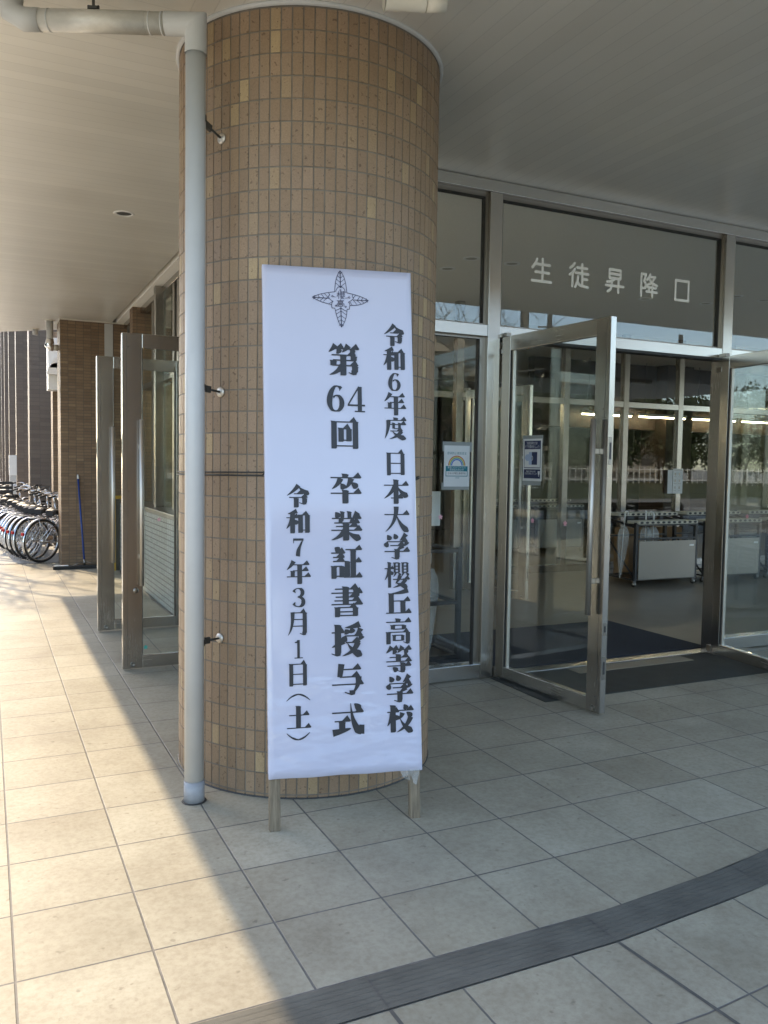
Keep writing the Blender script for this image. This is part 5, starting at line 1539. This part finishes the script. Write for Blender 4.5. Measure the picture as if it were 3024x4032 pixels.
def leafy_mesh(seed, rx, rz_, n=2600):
    rnd = random.Random(seed); mb = MB()
    blobs = [(Vector((rnd.uniform(-0.6, 0.6)*rx, rnd.uniform(-0.6, 0.6)*rx, rnd.uniform(0.25, 0.95)*rz_)), rnd.uniform(0.28, 0.5)*rx) for _ in range(16)]
    for _ in range(n):
        c, r_ = rnd.choice(blobs)
        d = Vector((rnd.gauss(0, 1), rnd.gauss(0, 1), rnd.gauss(0, 1))).normalized()
        p = c + d*r_*rnd.uniform(0.55, 1.05)
        a = Vector((rnd.gauss(0, 1), rnd.gauss(0, 1), rnd.gauss(0, 1))).normalized(); b = a.cross(d)
        if b.length < 0.1: continue
        b.normalize(); s = rnd.uniform(0.12, 0.26)
        mb.face([p - a*s, p - b*s*0.6, p + a*s, p + b*s*0.6])
    return mb
ev = thing('evergreen_tree', 'dense dark evergreen beyond the sports field, first of the hedge row', 'tree', (8, -54, 0), 0, 'evergreens beyond the field')
leafy_mesh(1, 4.2, 8.6, 5200).build('crown', MAT['leaf'], ev)
mb = MB(); mb.tube([(0, 0, 0), (0.1, 0, 2.6)], [0.22, 0.15], 8); mb.build('trunk', MAT['bark'], ev)
on = ['second', 'third', 'fourth', 'fifth', 'sixth', 'seventh', 'eighth', 'ninth', 'tenth', 'eleventh', 'twelfth', 'thirteenth', 'fourteenth', 'fifteenth', 'sixteenth', 'seventeenth']
for k in range(16):
    o = dup(ev, (12.5 + k*4.4, -53 - (k % 3)*2.2, 0), k*1.3, 'dense dark evergreen beyond the sports field, %s of the hedge row' % on[k])
    s = 0.85 + 0.35*((k*7) % 5)/5; o.scale = (s, s, s)
for k in range(6):  # trees added to dim the bright sky mirrored in the narrow doors
    o = dup(ev, (-14 + k*4.3, -37 - (k % 2)*2.5, 0), k*1.9, 'dark evergreen added across the road to dim the narrow open doors, %s from the left' % ('first', 'second', 'third', 'fourth', 'fifth', 'sixth')[k], 'evergreens added across the road')
    o.scale = (0.8, 0.8, 0.85)
for k, (x, y) in enumerate(((-13, 7), (-15, 13), (-13.5, 20))):
    o = dup(ev, (x, y, 0), k*2.1, 'leafy evergreen on the sunny side facing the glazed wall, %s' % ('nearest one', 'middle one', 'farthest one')[k], 'evergreens facing the side wall')
    o.scale = (0.75, 0.75, 0.8)

hall = thing('added_brick_hall', 'unseen dark brick hall added on the far left to darken the glass reflections', 'building', (-21, 2, 0))  # unseen hall added so the door glass mirrors a dark face, not bright sky
mb = MB(); mb.box(-12, 0, 0, 60, 0, 9.0); mb.build('wall', MAT['brickfar'], hall)
mb = MB(); mb.box(-12.3, 0.3, -0.3, 60.3, 9.0, 9.5); mb.build('parapet', MAT['concrete'], hall)
for k in range(9):
    for f in range(2):
        mb = MB(); mb.box(0.0, 0.06, 3+6.2*k, 7+6.2*k, 1.2+3.9*f, 3.4+3.9*f); mb.build('window', MAT['winglass'], hall)
bare_tree('leafless tree before the added dark brick hall on the left', (-9.5, 10.5, 0), 9.0, 14, 0.55, g_)
bare_tree('leafless tree before the added brick hall, farther back', (-10.5, 17.0, 0), 9.0, 15, 0.55, g_)
ct = thing('carton', 'brown cardboard carton on the hall floor behind the doorway rack', 'carton', (6.35, 6.25, 0.002), 0.1, 'cartons behind the racks')
mb = MB(); mb.cbox(-0.18, 0.18, -0.14, 0.14, 0, 0.72, 0.004); mb.build('box', MAT['card'], ct)
mb = MB(); mb.box(-0.181, 0.181, -0.03, 0.03, 0.7185, 0.7215); mb.build('tape', MAT['trayplastic'], ct)
dup(ct, (7.05, 6.28, 0.002), -0.15, 'brown cardboard carton behind the gap between the two doorway racks')
# ------------------------------------------------------------------ seen in the glass: field, poles, flats
gp = thing('football_goal', 'white football goal on the dry field', 'goal', (27, -34, 0), 0.5)
mb = MB(); mb.tube([(0, 0, 0), (0, 0, 2.4), (7.0, 0, 2.4), (7.0, 0, 0)], 0.06, 10); mb.build('posts', MAT['white'], gp)
mb = MB()
for x in (0, 7.0): mb.tube([(x, 0, 2.4), (x, -1.6, 0.05)], 0.03, 6)
mb.tube([(0, -1.6, 0.05), (7, -1.6, 0.05)], 0.03, 6); mb.build('stays', MAT['white'], gp)
pole = None
for k, (x, y, h) in enumerate(((19.8, -24, 12.0), (33, -40, 11.0), (47, -42, 11.0))):
    lb = 'tall dark grey pole %s' % ('beside the road', 'behind the goal', 'at the far corner of the field')[k]
    if pole is None:
        pole = thing('utility_pole', lb, 'pole', (x, y, 0), 0, 'poles round the field')
        mb = MB(); mb.tube([(0, 0, 0), (0, 0, 12)], [0.26, 0.17], 16); mb.build('shaft', MAT['iron'], pole)
        mb = MB(); mb.box(-0.8, 0.8, -0.05, 0.05, 11.1, 11.2); mb.box(-0.6, 0.6, -0.05, 0.05, 10.4, 10.48); mb.build('cross_arm', MAT['iron'], pole)
    else: dup(pole, (x, y, 0), 0.4*k, lb)
wr = MB()
for dz in (0, 0.35, 0.7):
    P0_, P1_, P2_ = Vector((-30, -21, 10.3+dz)), Vector((20.5, -24, 10.5+dz)), Vector((80, -30, 10.4+dz))
    for A, B in ((P0_, P1_), (P1_, P2_)):
        wr.tube([A.lerp(B, t/14) - Vector((0, 0, 1.2*4*(t/14)*(1-t/14))) for t in range(15)], 0.05, 5)
tag(wr.build('overhead_wire', MAT['black']), 'sagging black overhead wires between the poles', 'wires')
fe = thing('field_fence', 'white slatted fence along the far side of the field', 'fence', (0, -50, 0))
mb = MB()
for k in range(120): mb.box(k*0.75-5, k*0.75-4.9, -0.03, 0.03, 0, 1.7)
mb.build('slats', MAT['white'], fe)
mb = MB()
for z in (0.3, 1.4): mb.box(-5, 85, 0.031, 0.07, z, z+0.08)
mb.build('rails', MAT['white'], fe)
ap = thing('apartment_block', 'beige apartment block beyond the trees across the field', 'apartment block', (44, -96, 0), 0.25)
mb = MB(); mb.box(-16, 16, -6, 6, 0, 19); mb.build('wall', MAT['beigewall'], ap)
wm = None
for f in range(6):
    for k in range(8):
        if wm is None:
            mb = MB(); mb.box(-1.1, 1.1, 0.0, 0.12, 0, 1.7); wm = mb.build('window', MAT['winglass'], ap); o = wm
        else:
            o = wm.copy(); col.objects.link(o); o.parent = ap
        o.location = (-13.5 + k*3.85, 6.0, 1.4 + f*3.05)
    mb = MB(); mb.box(-15.5, 15.5, 6.12, 7.2, 0.9+f*3.05, 1.9+f*3.05); mb.build('balcony', MAT['beigewall'], ap)
mb = MB(); mb.box(-16.3, 16.3, -6.3, 7.0, 19.0, 19.6); mb.build('roof', MAT['concrete'], ap)
dup(ap, (80, -92, 0), 0.1, 'beige apartment block far across the field, beyond the right end of the tree row')
ap2 = dup(ap, (8, -104, 0), -0.1, 'beige apartment block far across the field, partly hidden by trees')
